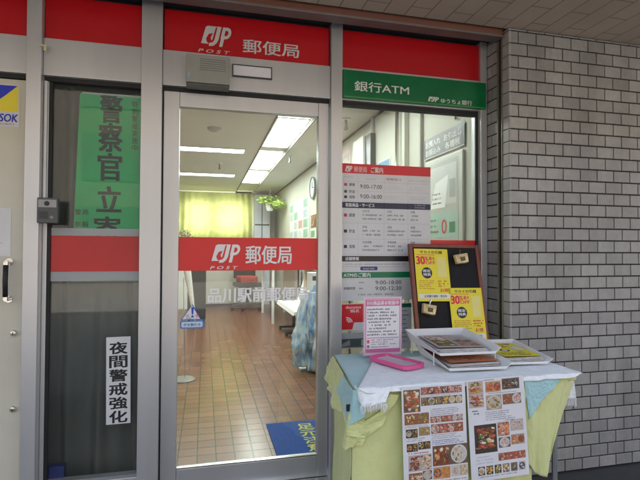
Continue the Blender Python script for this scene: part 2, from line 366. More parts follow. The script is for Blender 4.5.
# tiled wall: every tile a bevelled face in one surface
PX, PZ, Z0, JT = .1135, .067, -.002, .0056
GROUT = mat('dark_grout', (.022,.020,.019), .9, 0, 40, .2)
def tilemat():
    m = bpy.data.materials.new('grey_glazed_tiles'); m.use_nodes = True; nt = m.node_tree; N = nt.nodes; L = nt.links; b = N['Principled BSDF']
    a = N.new('ShaderNodeAttribute'); a.attribute_name = 'Col'; tc = N.new('ShaderNodeTexCoord')
    n = N.new('ShaderNodeTexNoise'); n.inputs['Scale'].default_value = 26; n.inputs['Detail'].default_value = 8; n.inputs['Roughness'].default_value = .7; L.new(tc.outputs['Object'], n.inputs['Vector'])
    n3 = N.new('ShaderNodeTexNoise'); n3.inputs['Scale'].default_value = 420; n3.inputs['Detail'].default_value = 2; L.new(tc.outputs['Object'], n3.inputs['Vector'])
    mr = N.new('ShaderNodeMapRange'); mr.inputs['From Min'].default_value = .3; mr.inputs['From Max'].default_value = .7; mr.inputs['To Min'].default_value = .88; mr.inputs['To Max'].default_value = 1.1; L.new(n.outputs['Fac'], mr.inputs['Value'])
    m3 = N.new('ShaderNodeMapRange'); m3.inputs['From Min'].default_value = .3; m3.inputs['From Max'].default_value = .7; m3.inputs['To Min'].default_value = .82; m3.inputs['To Max'].default_value = 1.14; L.new(n3.outputs['Fac'], m3.inputs['Value'])
    mm = N.new('ShaderNodeMath'); mm.operation = 'MULTIPLY'; L.new(mr.outputs['Result'], mm.inputs[0]); L.new(m3.outputs['Result'], mm.inputs[1])
    vm = N.new('ShaderNodeVectorMath'); vm.operation = 'SCALE'; L.new(a.outputs['Color'], vm.inputs[0]); L.new(mm.outputs[0], vm.inputs['Scale']); L.new(vm.outputs['Vector'], b.inputs['Base Color'])
    b.inputs['Roughness'].default_value = .42
    mp5 = N.new('ShaderNodeMapping'); mp5.inputs['Scale'].default_value = (5,5,.9); L.new(tc.outputs['Object'], mp5.inputs['Vector'])
    n5 = N.new('ShaderNodeTexNoise'); n5.inputs['Scale'].default_value = 1; n5.inputs['Detail'].default_value = 7; L.new(mp5.outputs['Vector'], n5.inputs['Vector'])
    m5 = N.new('ShaderNodeMapRange'); m5.inputs['From Min'].default_value = .35; m5.inputs['From Max'].default_value = .65; m5.inputs['To Min'].default_value = .84; m5.inputs['To Max'].default_value = 1.1; L.new(n5.outputs['Fac'], m5.inputs['Value'])
    v5 = N.new('ShaderNodeVectorMath'); v5.operation = 'SCALE'; L.new(vm.outputs['Vector'], v5.inputs[0]); L.new(m5.outputs['Result'], v5.inputs['Scale']); L.new(v5.outputs['Vector'], b.inputs['Base Color'])
    bp = N.new('ShaderNodeBump'); bp.inputs['Strength'].default_value = .35; bp.inputs['Distance'].default_value = .0015; L.new(n.outputs['Fac'], bp.inputs['Height']); L.new(bp.outputs['Normal'], b.inputs['Normal'])
    return m
TILEM = tilemat()
def tiles(name, spans, frame, parent):
    """spans: (row, u0, u1, z0, z1); frame maps (u, z, out) -> xyz"""
    verts, faces, cols = [], [], []
    for u0, u1, z0, z1 in spans:
        g = .5*(JT); u0 += g; u1 -= g; z0 += g+.0006; z1 -= g+.0006; b_ = .0022
        if u1-u0 < .006: continue
        n = len(verts); jit = [random.uniform(-.0006,.0006) for _ in range(4)]
        for (a, c, d) in ((u0,z0,0),(u1,z0,0),(u1,z1,0),(u0,z1,0)): verts.append(frame(a,c,0))
        for j, (a, c) in enumerate(((u0,z0),(u1,z0),(u1,z1),(u0,z1))): verts.append(frame(a,c,.0045))
        for j, (a, c) in enumerate(((u0+b_,z0+b_),(u1-b_,z0+b_),(u1-b_,z1-b_),(u0+b_,z1-b_))): verts.append(frame(a,c,.006+jit[j]))
        v = random.gauss(0,.022); base = (.305+v, .298+v, .284+v*.9)
        if random.random() < .08: base = tuple(x*.86 for x in base)
        for k in range(4): faces += [(n+k, n+(k+1)%4, n+4+(k+1)%4, n+4+k), (n+4+k, n+4+(k+1)%4, n+8+(k+1)%4, n+8+k)]
        faces.append((n+8,n+9,n+10,n+11)); cols += [base]*9
    me = bpy.data.meshes.new(name); me.from_pydata(verts, [], faces); me.update()
    ca = me.color_attributes.new('Col','FLOAT_COLOR','CORNER')
    for p, c in zip(me.polygons, cols):
        for li in p.loop_indices: ca.data[li].color = (*c,1)
    me.materials.append(TILEM); o = bpy.data.objects.new(name, me); return link(o, parent)
TY = 2.217; CXR = 1.5915
rows = [(k, Z0+k*PZ, Z0+(k+1)*PZ) for k in range(0,37)]
sp = []
for k, z0, z1 in rows:
    z1 = min(z1, 2.424)
    first = PX*.5 if k % 2 else PX
    u = CXR+.010; sp.append((u-.004, CXR+first, max(z0,.001), z1)); u = CXR+first
    while u < 5.2: sp.append((u, u+PX, max(z0,.001), z1)); u += PX
W1 = box('brick_wall', CXR+.006, 5.3, TY+.006, TY+.30, 0, 2.424, GROUT, B, bev=0)
tiles('tile_facing', sp, lambda u,z,o: (u, TY+.006-o, z), W1)
# corner bullnose tiles + return reveal, with the shutter guide rail let in
bm = bmesh.new(); segs = 6
for k, z0, z1 in rows:
    z1 = min(z1,2.424); z0 = max(z0,.001); a0, a1 = z0+.0022, z1-.0022
    prof = [(CXR, 2.2765)]+[(CXR+.010-.010*math.cos(R(t)), TY+.010-.010*math.sin(R(t))) for t in (0,22,45,68,90)]
    lo = [bm.verts.new((x,y,a0)) for x,y in prof]; hi = [bm.verts.new((x,y,a1)) for x,y in prof]
    for i in range(len(prof)-1): bm.faces.new((lo[i],lo[i+1],hi[i+1],hi[i]))
    bm.faces.new(lo[::-1]); bm.faces.new(hi)
cm = mat('corner_glazed_tiles', (.38,.37,.35), .4, 0, 22, .1, .1, 40)
mesh('corner_tiles', bm, cm, W1)
sp = []
for k, z0, z1 in rows:
    z1 = min(z1,2.424); z0 = max(z0,.001)
    if k % 2: sp += [(2.3265,2.383,z0,z1),(2.383,2.445,z0,z1)]
    else: sp += [(2.3265,2.445,z0,z1)]
box('reveal_backing', CXR+.0061, CXR+.03, 2.278, 2.60, 0, 2.424, GROUT, B, bev=0)
W2 = tiles('reveal_tiles', sp, lambda u,z,o: (CXR+.006-o, u, z), B)
bm = bmesh.new(); bx(bm, CXR-.004, CXR+.02, 2.2785, 2.2865, .001, 2.423, .001); bx(bm, CXR-.004, CXR+.02, 2.3165, 2.3245, .001, 2.423, .001)
gr_ = mesh('guide_rail', bm, mat('olive_steel_rail',(.27,.26,.19),.4,.5,6,.15), B)
box('rail_slot', CXR+.0062, CXR+.012, 2.2866, 2.3164, .001, 2.4225, BLACK, gr_, bev=0)

# dark unseen block added across the street to dim reflections in the glass
ob = thing('added_block', 'unseen brown block added across the street to dim the glass reflections', 'building', (0,-13,0))
bm = bmesh.new(); bx(bm, -40, 40, -8, 0, .001, 8.6, 0); mesh('wall', bm, mat('brown_brick_far', (.075,.068,.060), .8, 0, 3, .2), ob)
for i in range(4,11):
    for z in (1.0,3.6,6.2): box('window', -24.6+i*3.4, -22.4+i*3.4, .001, .03, z, z+1.7, mat('far_dark_windows',(.05,.052,.054),.3), ob, 0)
# ---- aluminium framing
XA0, XA1 = onY(27,240,FY)[0], onY(42,240,FY)[0]          # left post
XM0, XM1 = -.309, -.212
XS0, XS1 = .646, .709
ZT, ZH = 2.200, 2.025                                     # transom top / underside
for x0, x1, yy in ((XA0,XA1,2.40),(XM0,XM1,2.41),(XS0,XS1,2.41),(1.548,1.588,2.42),(-1.86,-1.80,2.41)):
    box('frame_post', x0, x1, yy, 2.52, .0, 2.43, ALU, B, .003)
for a, c in ((-1.80,XA0),(XA1,XM0),(XM1,XS0),(XS1,1.548)):
    tr = box('transom', a+.001, c-.001, 2.425, 2.51, ZH, ZT, ALU, B, .002)
    box('transom_gap', a+.002, c-.002, 2.45, 2.50, ZH-.020, ZH-.0005, BLACK, tr, 0)
box('window_sill', XA1+.001, XM0-.001, 2.43, 2.51, .0, .118, ALU, B, .003); box('window_sill', XS1+.001, 1.547, 2.43, 2.51, 0, .118, ALU, B, .003)
box('door_threshold', XM1+.001, XS0-.001, 2.40, 2.53, -.003, .012, STEEL, B, .002)
# opaque backs behind fascia row so no light leaks
box('fascia_backing', -1.8, 1.56, 2.50, 2.53, ZH, 2.431, mat('fascia_backing',(.1,.1,.1),.8,0,4,.1), B, bev=0)

# left window
wl = box('window', XA1+.02, XM0-.001, 2.466, 2.472, .119, ZH-.02, GLASS, B, bev=0)
bm = bmesh.new(); bx(bm, XA1+.001, XA1+.0195, 2.452, 2.49, .119, ZH-.021, .002); mesh('window_bead', bm, ALU, wl)
bm = bmesh.new(); bx(bm, XA1+.020, XA1+.034, 2.455, 2.4655, .1195, ZH-.0225); bx(bm, XM0-.006, XM0-.0012, 2.455, 2.4655, .1195, ZH-.0225); mesh('window_gasket', bm, BLACK, wl)
zb0, zb1 = 1.105, 1.275
bm = bmesh.new(); bx(bm, XA1+.0345, XM0-.007, 2.463, 2.4652, zb0, zb1); mesh('red_band', bm, mat('darker_red_film', (.50,.018,.020), .30, 0, 3, .12, .02, 10), wl)  # left band in a darker red than the door band
bm = bmesh.new(); bx(bm, XA1+.0345, XM0-.007, 2.4635, 2.465, zb1+.001, zb1+.037); bx(bm, XA1+.0345, XM0-.007, 2.4635, 2.465, zb0-.046, zb0-.001); mesh('frosted_strip', bm, FROST, wl)
# right window
wr = box('window', XS1+.001, 1.547, 2.466, 2.472, .119, ZH-.02, GLASS, B, bev=0)
bm = bmesh.new(); bx(bm, XS1+.002, 1.546, 2.463, 2.4652, zb0, zb1-.003); mesh('red_band', bm, REDF, wr)
bm = bmesh.new(); bx(bm, 1.535, 1.547, 2.452, 2.4655, .1195, ZH-.021, .001); mesh('window_gasket', bm, BLACK, wr)
# sliding door
DX0, DX1 = XM1+.006, XS0-.004
GX0, GX1, GZ0, GZ1 = -.130, .586, .125, 1.930
door = box('sliding_door', GX0, GX1, 2.468, 2.474, GZ0, GZ1, GLASS, B, bev=0); door['label'] = 'glass sliding entrance door'
bm = bmesh.new()
bx(bm, DX0, GX0, 2.446, 2.494, .014, ZH-.022, .003); bx(bm, GX1, DX1, 2.446, 2.494, .014, ZH-.022, .003)
bx(bm, GX0+.0005, GX1-.0005, 2.448, 2.492, GZ1, ZH-.022, .003); bx(bm, GX0+.0005, GX1-.0005, 2.448, 2.492, .014, GZ0, .003)
mesh('door_frame', bm, ALU, door)
bm = bmesh.new(); bx(bm, GX0+.001, GX1-.001, 2.4485, 2.4675, GZ0+.0005, GZ0+.006, .001); mesh('glazing_bead', bm, STEEL, door)
bm = bmesh.new(); bx(bm, XM1+.0005, DX0-.0005, 2.47, 2.49, .014, ZH-.021); mesh('door_seal', bm, BLACK, door)
bm = bmesh.new(); bx(bm, GX0+.001, GX1-.001, 2.4655, 2.4675, zb0, zb1); mesh('red_band', bm, REDF, door)
pm = PM(.0005)
a = onY(211.5,261,FY); b_ = onY(240,244.5,FY)
logo(pm, a[0], a[1], b_[0]-a[0]-.012, b_[1]-a[1], W, (.72,.022,.022))
a = onY(210,269.3,FY); b_ = onY(238,266.2,FY); pm.text('P O S T', a[0], a[1], b_[0], b_[1], W, 2, .02, .25)
a = onY(246,264,FY); b_ = onY(292,246,FY); pm.text('郵便局', a[0], a[1], b_[0], b_[1], W, 2, .018)
pm.build('lettering', GLOSSP, door, loc=(0,2.4645,0))
pm = PM(.0005); a = onY(208,303,FY); b_ = onY(300,287,FY)
pm.text('品川駅前郵便局', a[0], a[1], a[0]+(b_[0]-a[0])*1.10, b_[1], (.85,.85,.84), 1, .03)
pm.build('lettering', GLOSSP, door, loc=(0,2.467,0))

# side door, cream steel
sd = box('side_door', -1.798, XA0-.012, 2.445, 2.49, .012, 1.998, CREAM, B, bev=.003); sd['label'] = 'cream painted steel side door'
bm = bmesh.new(); bx(bm, -1.80, XA0, 2.46, 2.50, 1.999, 2.02); bx(bm, XA0-.011, XA0-.001, 2.47, 2.50, .0, 2.0); mesh('door_gap', bm, BLACK, sd)
hx, hz0 = onY(5,300,2.40); hz1 = onY(5,262,2.40)[1]
h = bpy.data.objects.new('handle', None); link(h, sd)
bm = bmesh.new(); tube(bm, [(hx,2.402,hz0+.012),(hx,2.398,(hz0+hz1)/2),(hx,2.402,hz1-.012)], .0105, 14); g1 = mesh('handle', bm, BLACK, sd, smooth=True)
bpy.data.objects.remove(h)
for z in (hz0, hz1):
    bm = bmesh.new(); tube(bm, [(hx,2.402,z+.013 if z<1 else z-.013),(hx,2.402,z)], .0125, 14); tube(bm, [(hx,2.402,z),(hx,2.444,z)], .008, 12); lathe(bm, [(.016,2.438),(.016,2.4445)], (hx,0,z), 20, 'Y'); mesh('handle_mount', bm, STEEL, g1)
for (px, py) in ((13.5,333),(13,409)):
    x, z = onY(px, py, 2.44); bm = bmesh.new(); lathe(bm, [(.004,2.430),(.011,2.431),(.0135,2.434),(.0145,2.4445)], (x,0,z), 24, 'Y'); lk = mesh('lock', bm, STEEL, sd, smooth=False)
    bm = bmesh.new(); bx(bm, x-.0012, x+.0012, 2.4285, 2.4298, z-.005, z+.005); mesh('keyhole', bm, BLACK, lk)
for (px, py) in ((25,232),(25,350),(24,155)):
    pass
# ------------------------------------------------------------------ signs on the fascia
def panel(label, x0, x1, z0, z1, m, y=2.438, d=.02, grp=None, nm='sign_panel', cat='sign panel'):
    t = thing(nm, label, cat, ((x0+x1)/2, y, z0), 0, grp)
    bm = bmesh.new(); w = (x1-x0)/2; bx(bm, -w, w, 0, d, 0, z1-z0, .0015); mesh('board', bm, m, t); return t, w
G = 'red fascia panels along the top of the shop front'
panel('blank red fascia panel at the far left above the cream side door', -1.795, XA0-.003, ZT+.002, 2.41, REDP, grp=G)
panel('blank red fascia panel above the grey transom over the curtained window', XA1+.003, XM0-.003, ZT+.002, 2.41, REDP, grp=G)
t, w = panel('red fascia sign with white post emblem and 郵便局 lettering above the sliding door', XM1+.006, XS0-.006, ZT+.002, 2.41, REDP, grp=G, nm='post_office_sign', cat='sign')
pm = PM(.0006); ox = (XM1+XS0)/2; oz = ZT+.002
def rel(px, py): x, z = onY(px, py, 2.437); return x-ox, z-oz
a = rel(201,43); b_ = rel(231,27.5); logo(pm, a[0], a[1], b_[0]-a[0]-.014, b_[1]-a[1]-.004, (.62,.62,.60), (.50,.008,.014))
a = rel(198,51.6); b_ = rel(230,50.6); pm.text('P O S T', a[0], a[1], b_[0], a[1]+.017, (.62,.62,.60), 2, .02, .25)
a = rel(243,52.5); b_ = rel(299,37.8); pm.text('郵便局', a[0], a[1], b_[0], a[1]+.071, (.62,.62,.60), 2, .018)
pm.build('lettering', GLOSSP, t, loc=(0,-.0005,0))
panel('blank red fascia panel at the right above the green bank sign', XS1+.003, 1.546, ZT+.002, 2.41, REDP, grp=G)
t, w = panel('green bank sign with white 銀行ATM lettering under the right red panel', XS1+.001, 1.572, 2.030, 2.182, GREENP, y=2.405, d=.019, nm='bank_sign', cat='sign')
pm = PM(.0006); ox = (XS1+.001+1.572)/2; oz = 2.030
def rel(px, py): x, z = onY(px, py, 2.404); return x-ox, z-oz
a = rel(354.5,91); b_ = rel(409,82); pm.text('銀行ATM', a[0], a[1]+.002, b_[0], a[1]+.056, (.72,.76,.72), 1, .012)
a = rel(428,101); b_ = rel(438,95); logo(pm, a[0], a[1], b_[0]-a[0], .026, (.72,.76,.72), (.0,.13,.045))
a = rel(441,103); b_ = rel(472,99); pm.text('ゆうちょ銀行', a[0], a[1], b_[0], a[1]+.027, (.72,.76,.72), 1, .01)
a = rel(428,104); b_ = rel(437,103); pm.text('POST', a[0], a[1], b_[0], a[1]+.007, (.72,.76,.72), 1, .01)
pm.rect(-w+.004, .003, w-.004, .010, (.05,.30,.08), 1)
pm.build('lettering', GLOSSP, t, loc=(0,-.0005,0))

# sensor / chime box over the door
x0, zt = onY(186,53.5,2.355); x1 = onY(230,70,2.355)[0]; zb = onY(186,84.5,2.355)[1]
t = thing('door_sensor', 'grey plastic sensor box with slotted grille fixed over the sliding door', 'sensor box', ((x0+x1)/2, 2.425, zb))
w = (x1-x0)/2; hgt = zt-zb
bm = bmesh.new(); bx(bm, -w, w, -.075, -.0005, .014, hgt, .006); mesh('case', bm, GREYP, t)
bm = bmesh.new(); bx(bm, -w+.002, w-.002, -.070, -.001, 0, .0135, .004); mesh('base', bm, mat('dark_grey_plastic',(.09,.09,.08),.4,0,12,.1), t)
bm = bmesh.new()
for k in range(6): bx(bm, -w*.38, w*.8, -.0757, -.0752, hgt-.022-k*.0105, hgt-.0195-k*.0105)
mesh('grille', bm, mat('slot_shadow',(.13,.13,.12),.7,0,12,.1), t)
bm = bmesh.new(); bx(bm, -w+.008, -w+.020, -.0757, -.0752, .035, .058); mesh('sticker', bm, mat('pale_blue_sticker',(.25,.40,.62),.4,0,12,.1), t)
# name plate
x0, z1 = onY(232.5,64,2.42); x1, _ = onY(272,70,2.42); z0 = onY(232.5,76.5,2.42)[1]
t = thing('name_plate', 'small white name plate in a dark frame on the transom beside the grey sensor box', 'name plate', ((x0+x1)/2, 2.4245, z0))
w = (x1-x0)/2; hh = z1-z0
bm = bmesh.new(); bx(bm, -w, w, -.010, -.0005, 0, .007, .001); bx(bm, -w, w, -.010, -.0005, hh-.004, hh, .001); bx(bm, -w, -w+.004, -.010, -.0005, .0072, hh-.0042, .001); bx(bm, w-.004, w, -.010, -.0005, .0072, hh-.0042, .001)
mesh('frame', bm, mat('dark_plate_frame',(.05,.05,.06),.4,.3,12,.1), t)
bm = bmesh.new(); bx(bm, -w+.0045, w-.0045, -.006, -.001, .0075, hh-.0045); mesh('plate', bm, mat('white_plate',(.78,.78,.82),.35,0,12,.04), t)

# intercom
x0, z1 = onY(37.5,197.5,2.38); x1, _ = onY(58.5,200,2.38); z0 = onY(37.5,223,2.38)[1]
t = thing('intercom', 'dark grey door intercom with camera eye on the left aluminium post', 'intercom', ((x0+x1)/2, 2.3995, z0))
w = (x1-x0)/2; hh = z1-z0
bm = bmesh.new(); bx(bm, -w, w, -.028, 0, 0, hh, .004); mesh('case', bm, mat('intercom_grey',(.085,.088,.09),.45,.2,14,.12), t)
bm = bmesh.new(); bx(bm, -w+.006, w-.006, -.0295, -.0285, hh*.62, hh*.92); mesh('camera_window', bm, mat('intercom_silver',(.30,.31,.32),.3,.3,14,.1), t)
bm = bmesh.new(); lathe(bm, [(.009,-.033),(.011,-.0297)], (-w*.05,0,hh*.77), 20, 'Y'); mesh('lens', bm, mat('lens_black',(.005,.005,.006),.08), t)
bm = bmesh.new(); lathe(bm, [(.006,-.032),(.0085,-.0312),(.009,-.0285)], (w*.45,0,hh*.22), 20, 'Y'); mesh('call_button', bm, mat('button_grey',(.2,.2,.2),.35,.3), t)
bm = bmesh.new()
for k in range(5): bx(bm, -w+.010, w*.1, -.0292, -.0284, hh*.18+k*.007, hh*.18+k*.007+.0025)
mesh('speaker_slot', bm, BLACK, t)
# cable conduit above it
cx_ = XA1+.006
bm = bmesh.new(); tube(bm, [(XA1+.009,2.441,z1+.0005),(XA1+.009,2.441,ZH-.024)], .007, 10); tag(mesh('cable_conduit', bm, WHITEP), 'thin white cable conduit rising from the dark intercom beside the window', 'conduit')
# little beige cable clip on left post
x, z = onY(43,47,2.39); bm = bmesh.new(); bx(bm, x-.018, x+.014, 2.388, 2.3985, z+.004, z+.012, .002); bx(bm, x+.002, x+.014, 2.388, 2.3985, z-.016, z+.0038, .002)
tag(mesh('cable_clip', bm, mat('beige_plastic',(.62,.57,.36),.45,0,20,.1)), 'small beige plastic clip near the top of the left aluminium post', 'clip')

# ------------------------------------------------------------------ stickers and notices
def paper(name, label, cat, x0, x1, z0, z1, y, base=W, grp=None, m=None, rot=(0,0,0), thick=.001):
    """thin sheet; returns its PM in sheet coordinates (origin lower left)"""
    pm = PM(.0004); w, h = x1-x0, z1-z0; pm.rect(0,0,w,h,base,0)
    # edges and back
    pm.v += [(0,thick,0),(w,thick,0),(w,thick,h),(0,thick,h)]; n = len(pm.v)
    pm.f += [(n-1,n-2,n-3,n-4),(0,1,n-3,n-4),(2,3,n-1,n-2)]; pm.c += [base]*3
    def fin():
        o = pm.build(name, m or PRINT, None, loc=(x0,y,z0), rot=rot); tag(o, label, cat, grp); return o
    return pm, w, h, fin
# security sticker (ALSOK)
xr = onY(19.8,100,2.443)[0]; z1 = onY(19.5,85,2.443)[1]; z0 = onY(19.5,127.5,2.443)[1]; x0 = xr-.138
pm, w, h, fin = paper('security_sticker', 'blue and yellow security company sticker reading ALSOK on the cream side door', 'sticker', x0, xr, z0, z1, 2.4435, (.62,.63,.66), m=GLOSSP)
pm.rect(.006, h*.36, w-.006, h-.006, YEL, 1); pm.poly([(.006,h-.006),(.006,h*.42),(w*.55,h*.72),(w-.010,h-.006)], (.01,.03,.50), 2)
pm.text('ALSOK', .008, h*.12, w-.008, h*.30, (.01,.03,.42), 1, .035, .15); pm.text('SECURITY', w*.3, h*.045, w-.02, h*.085, (.05,.05,.1), 1, .02)
fin()
# notice on side door
xr = onY(11,230,2.443)[0]; z1 = onY(11,208,2.443)[1]; z0 = onY(11,256,2.443)[1]
pm, w, h, fin = paper('paper_notice', 'plain white paper notice taped to the cream side door above the black handle', 'notice', xr-.21, xr, z0, z1, 2.4435, (.68,.68,.67))
pm.text('お知らせ', .03, h*.82, .15, h*.92, GR, 1, .01); scribble(pm, .02, h*.15, w-.02, h*.7, 7, LG); fin()

# green police banner behind the left glass
t = thing('police_banner', 'bright green banner with large black characters 警察官立寄 hanging behind the left window', 'banner', (-.46,2.50,1.0))
x1 = XM0+.02; zt = 1.975; pm = PM(.0005); ZB = 1.052
N_ = 30
def xl(z): return onY(80,90,2.50)[0] + (onY(73.5,228,2.5)[0]-onY(80,90,2.5)[0])*(zt-z)/(zt-1.32)
gc = (.015,.56,.17)
for i in range(24):
    z0 = ZB+(zt-ZB)*i/24; z1_ = ZB+(zt-ZB)*(i+1)/24; pm.poly([(xl(z0),z0),(x1,z0),(x1,z1_),(xl(z1_),z1_)], gc, 0)
for i, ch in enumerate('警察官立寄所'):
    pt = [(100.5,96),(99,124),(98,154),(97,187),(94,217),(93,245)][i]; pb = [(122,122),(122,151),(121.5,180),(121,211.5),(120,241),(119,268)][i]
    a = onY(pt[0], pb[1], 2.499); c = onY(pb[0], pt[1], 2.499)
    if a[1] < ZB: continue
    pm.text(ch, a[0], a[1], c[0], c[1], (.008,.012,.010), 1, .028)
for i, ch in enumerate('特別警戒実施中'):
    a = onY(132, 107.5+i*7.2, 2.499); c = onY(137.6, 101.6+i*7.2, 2.499); pm.text(ch, a[0], a[1], c[0], c[1], (.02,.05,.03), 1, .012)
for i, ch in enumerate(('高','輪','警','察')):
    px, py = [(83.5,212),(83.5,224),(76,212),(76,224)][i]; a = onY(px-3.2+2, py+2.8, 2.499); c = onY(px+3.2+2, py-2.8, 2.499); pm.text(ch, a[0], a[1], c[0], c[1], (.015,.04,.025), 1, .012)
pm.v = [(x+.46, y, z-1.0) for x, y, z in pm.v]
o = pm.build('cloth', mat('green_vinyl_cloth', rough=.5, attr=True, nscale=4, namp=.08, bump=.15, bscale=14), t)
bm = bmesh.new(); tube(bm, [(-.13,0,zt-.998),(.18,0,zt-.998)], .005, 8); mesh('rod', bm, WHITEP, t)
# white vertical poster
a = onY(106,425,2.461); c = onY(131.5,336.5,2.461)
pm, w, h, fin = paper('vertical_poster', 'narrow white vertical poster reading 夜間警戒強化 on the lower left window', 'poster', a[0], c[0], a[1], c[1], 2.4615, (.66,.67,.67), rot=(0,R(-.6),0))
for i, ch in enumerate('夜間警戒強化'):
    zz = h*(1-.09)-i*h*.158; pm.text(ch, w*.14, zz-h*.105, w*.86, zz+h*.03, (.012,.012,.014), 1, .036)
fin()
# curtain behind
def curtain(name, x0, x1, y, z0, z1, folds, amp, m, label, cat, nx=220, nz=40, seed=0, gather=0, grp=None):
    bm = bmesh.new(); g = []
    for j in range(nz+1):
        row = []; tz = j/nz
        for i in range(nx+1):
            s = i/nx; ph = noise.noise(Vector((s*6,tz*1.2,seed)))*2.2
            yy = y+amp*math.sin(2*math.pi*folds*s+ph)*(.6+.5*noise.noise(Vector((s*3,tz*2,seed+5))))+.012*noise.noise(Vector((s*9,tz*7,seed+9)))
            row.append(bm.verts.new((x0+(x1-x0)*s, yy, z0+(z1-z0)*tz)))
        g.append(row)
    for j in range(nz):
        for i in range(nx): bm.faces.new((g[j][i],g[j][i+1],g[j+1][i+1],g[j+1][i]))
    return tag(mesh(name, bm, m, smooth=True), label, cat, grp)
curtain('curtain', XA0-.1, XM1+.03, 2.62, .02, 2.14, 5, .045, CURT, 'dark grey curtain hanging in folds behind the left window', 'curtain')
# bottom: blue and white things standing behind the left glass
a = onY(47,473,2.50); c = onY(64,466,2.50)
box('blue_box', a[0], c[0], 2.50, 2.54, .04, c[1], mat('blue_card',(.02,.04,.28),.5,0,14,.1)); tag(bpy.data.objects['blue_box'], 'small dark blue box at the foot of the curtain', 'box')

# door sticker : warning triangle + label
a = onY(180,329,2.463); c = onY(204.5,304,2.463)
pm = PM(.0005); w = c[0]-a[0]; h = c[1]-a[1]; gm = (.55,.66,.78)
pm.poly([(w*.02,h*.36),(w*.88,h*.36),(w*.50,h*1.0)], BLU, 0); pm.poly([(w*.08,h*.385),(w*.82,h*.385),(w*.485,h*.95)], (.74,.75,.78), 1)
pm.poly([(w*.45,h*.88),(w*.56,h*.88),(w*.535,h*.58),(w*.475,h*.58)], (.01,.06,.42), 2); pm.disc(w*.505,h*.50,w*.05,(.01,.06,.42),2)
pm.text('注', w*.22,h*.48,w*.38,h*.58,(.6,.05,.08),2,.01); pm.text('意', w*.62,h*.48,w*.78,h*.58,(.6,.05,.08),2,.01)
pm.text('自動ドア', w*.24,h*.40,w*.76,h*.455,(.05,.1,.4),2,.01)
pm.rrect(0,.0,w,h*.33,h*.08,(.03,.20,.55),0); pm.rrect(w*.05,h*.05,w*.93,h*.28,h*.06,(.60,.70,.80),1); pm.text('手を触れる', w*.14,h*.10,w*.84,h*.22,(.03,.08,.3),2,.015)
tag(pm.build('warning_sticker', GLOSSP, None, loc=(a[0],2.4655,a[1])), 'white and blue warning triangle sticker with exclamation mark on the door glass', 'sticker')

# ---- hours boards on the right window (slightly translucent white sheets)
BY = 2.4605
xa = onY(340.8,200,BY)[0]; xb = onY(430.5,200,BY)[0]
zt = onY(341,163,BY)[1]; zb = onY(341,266.5,BY)[1]
pm, w, h, fin = paper('hours_board', 'white opening hours board with red heading and black bar, upper sheet on the right window', 'notice board', xa, xb, zb, zt, BY, (.66,.67,.68), m=GLOSSP)
def U(px): return (px-341)/(430.5-341)*w
def V(py): return h-(py-163)/(266.5-163)*h
pm.rect(0,V(172.8),w,h,RED,1); logo(pm, U(345), V(171), U(351)-U(345), .030, W, RED, 2); pm.text('郵便局', U(353.5),V(171.5),U(366),V(165.6),(.78,.5,.5),2,.01); pm.text('ご案内', U(370),V(171.5),U(382),V(165.6),W,2,.012)
scribble(pm, U(344),V(178),U(356),V(175),1,LG,1); scribble(pm, U(365),V(179.5),U(380),V(176.5),1,LG,1); pm.text('保険窓口', U(385),V(178.5),U(400),V(176),(.5,.12,.15),1,.01); scribble(pm, U(408),V(179.5),U(429),V(176.5),1,LG,1)
for i, (py, cc, tx) in enumerate(((184.3,(.5,.03,.07),'郵便'),(191.3,(.02,.12,.05),'貯金'),(196.8,NAVY,'保険'))):
    pm.rect(U(344.2),V(py+1.3),U(346.9),V(py-1.4),cc,1); pm.text(tx, U(349),V(py+1.5),U(354.5),V(py-1.6),(.09,.09,.10),1,.014)
for py, tx in ((186,'9:00-17:00'),(196,'9:00-16:00')):
    pm.text(tx, U(359.5),V(py+1.8),U(381),V(py-2.4),(.05,.05,.055),1,.005)
    for (u0,u1) in ((384,404),(409,428)): scribble(pm, U(u0),V(py+2.3),U(u1),V(py-2),2,LG,1,.5)
for py in (181,190.5,200.5): pm.rect(U(343),V(py+.2),U(429),V(py-.1),(.5,.5,.52),1)
pm.rect(0,V(207.8),w,V(201.8),NAVY,1); pm.text('取扱商品・サービス', U(345.5),V(206.6),U(373.5),V(202.8),W,2,.016); scribble(pm, U(414),V(207),U(427),V(202.4),2,(.35,.36,.42),2,.5)
for i, (py, cc, tx) in enumerate(((215,(.5,.03,.07),'郵便'),(231,K,'貯金'),(246.5,NAVY,'保険'))):
    pm.rect(U(344),V(py+1.6),U(347),V(py-1.5),cc,1); pm.text(tx, U(349),V(py+1.8),U(354.7),V(py-1.8),(.10,.10,.11),1,.014)
    for k, u0 in enumerate((362,386.5,410)):
        hd = (('はがき','切手','印紙'),('貯金','送金','国債'),('生命保険','学資保険','年金'))[i][k]
        pm.text(hd, U(u0),V(py-3.2),U(u0+2.2*len(hd)),V(py-5.6),(.12,.12,.13),1,.01); scribble(pm, U(u0),V(py+5.5),U(u0+ (20 if k<2 else 12)),V(py-2.4),2,(.25,.25,.27),1,.55)
    pm.rect(U(343),V(py+8),U(429),V(py+7.7),(.5,.5,.52),1)
for px in (357.5,383,407): pm.rect(U(px),V(254),U(px+.25),V(175),(.5,.5,.52),1)
pm.rect(0,V(261.5),w,V(256),(.02,.02,.025),1); pm.text('店舗情報', U(345.5),V(260.4),U(358.5),V(256.9),W,2,.016)
scribble(pm, U(344),V(265.5),U(425),V(263),1,(.3,.3,.33),1,.5)
fin()
zt2 = zb-.001; zb2 = onY(341,301,BY)[1]
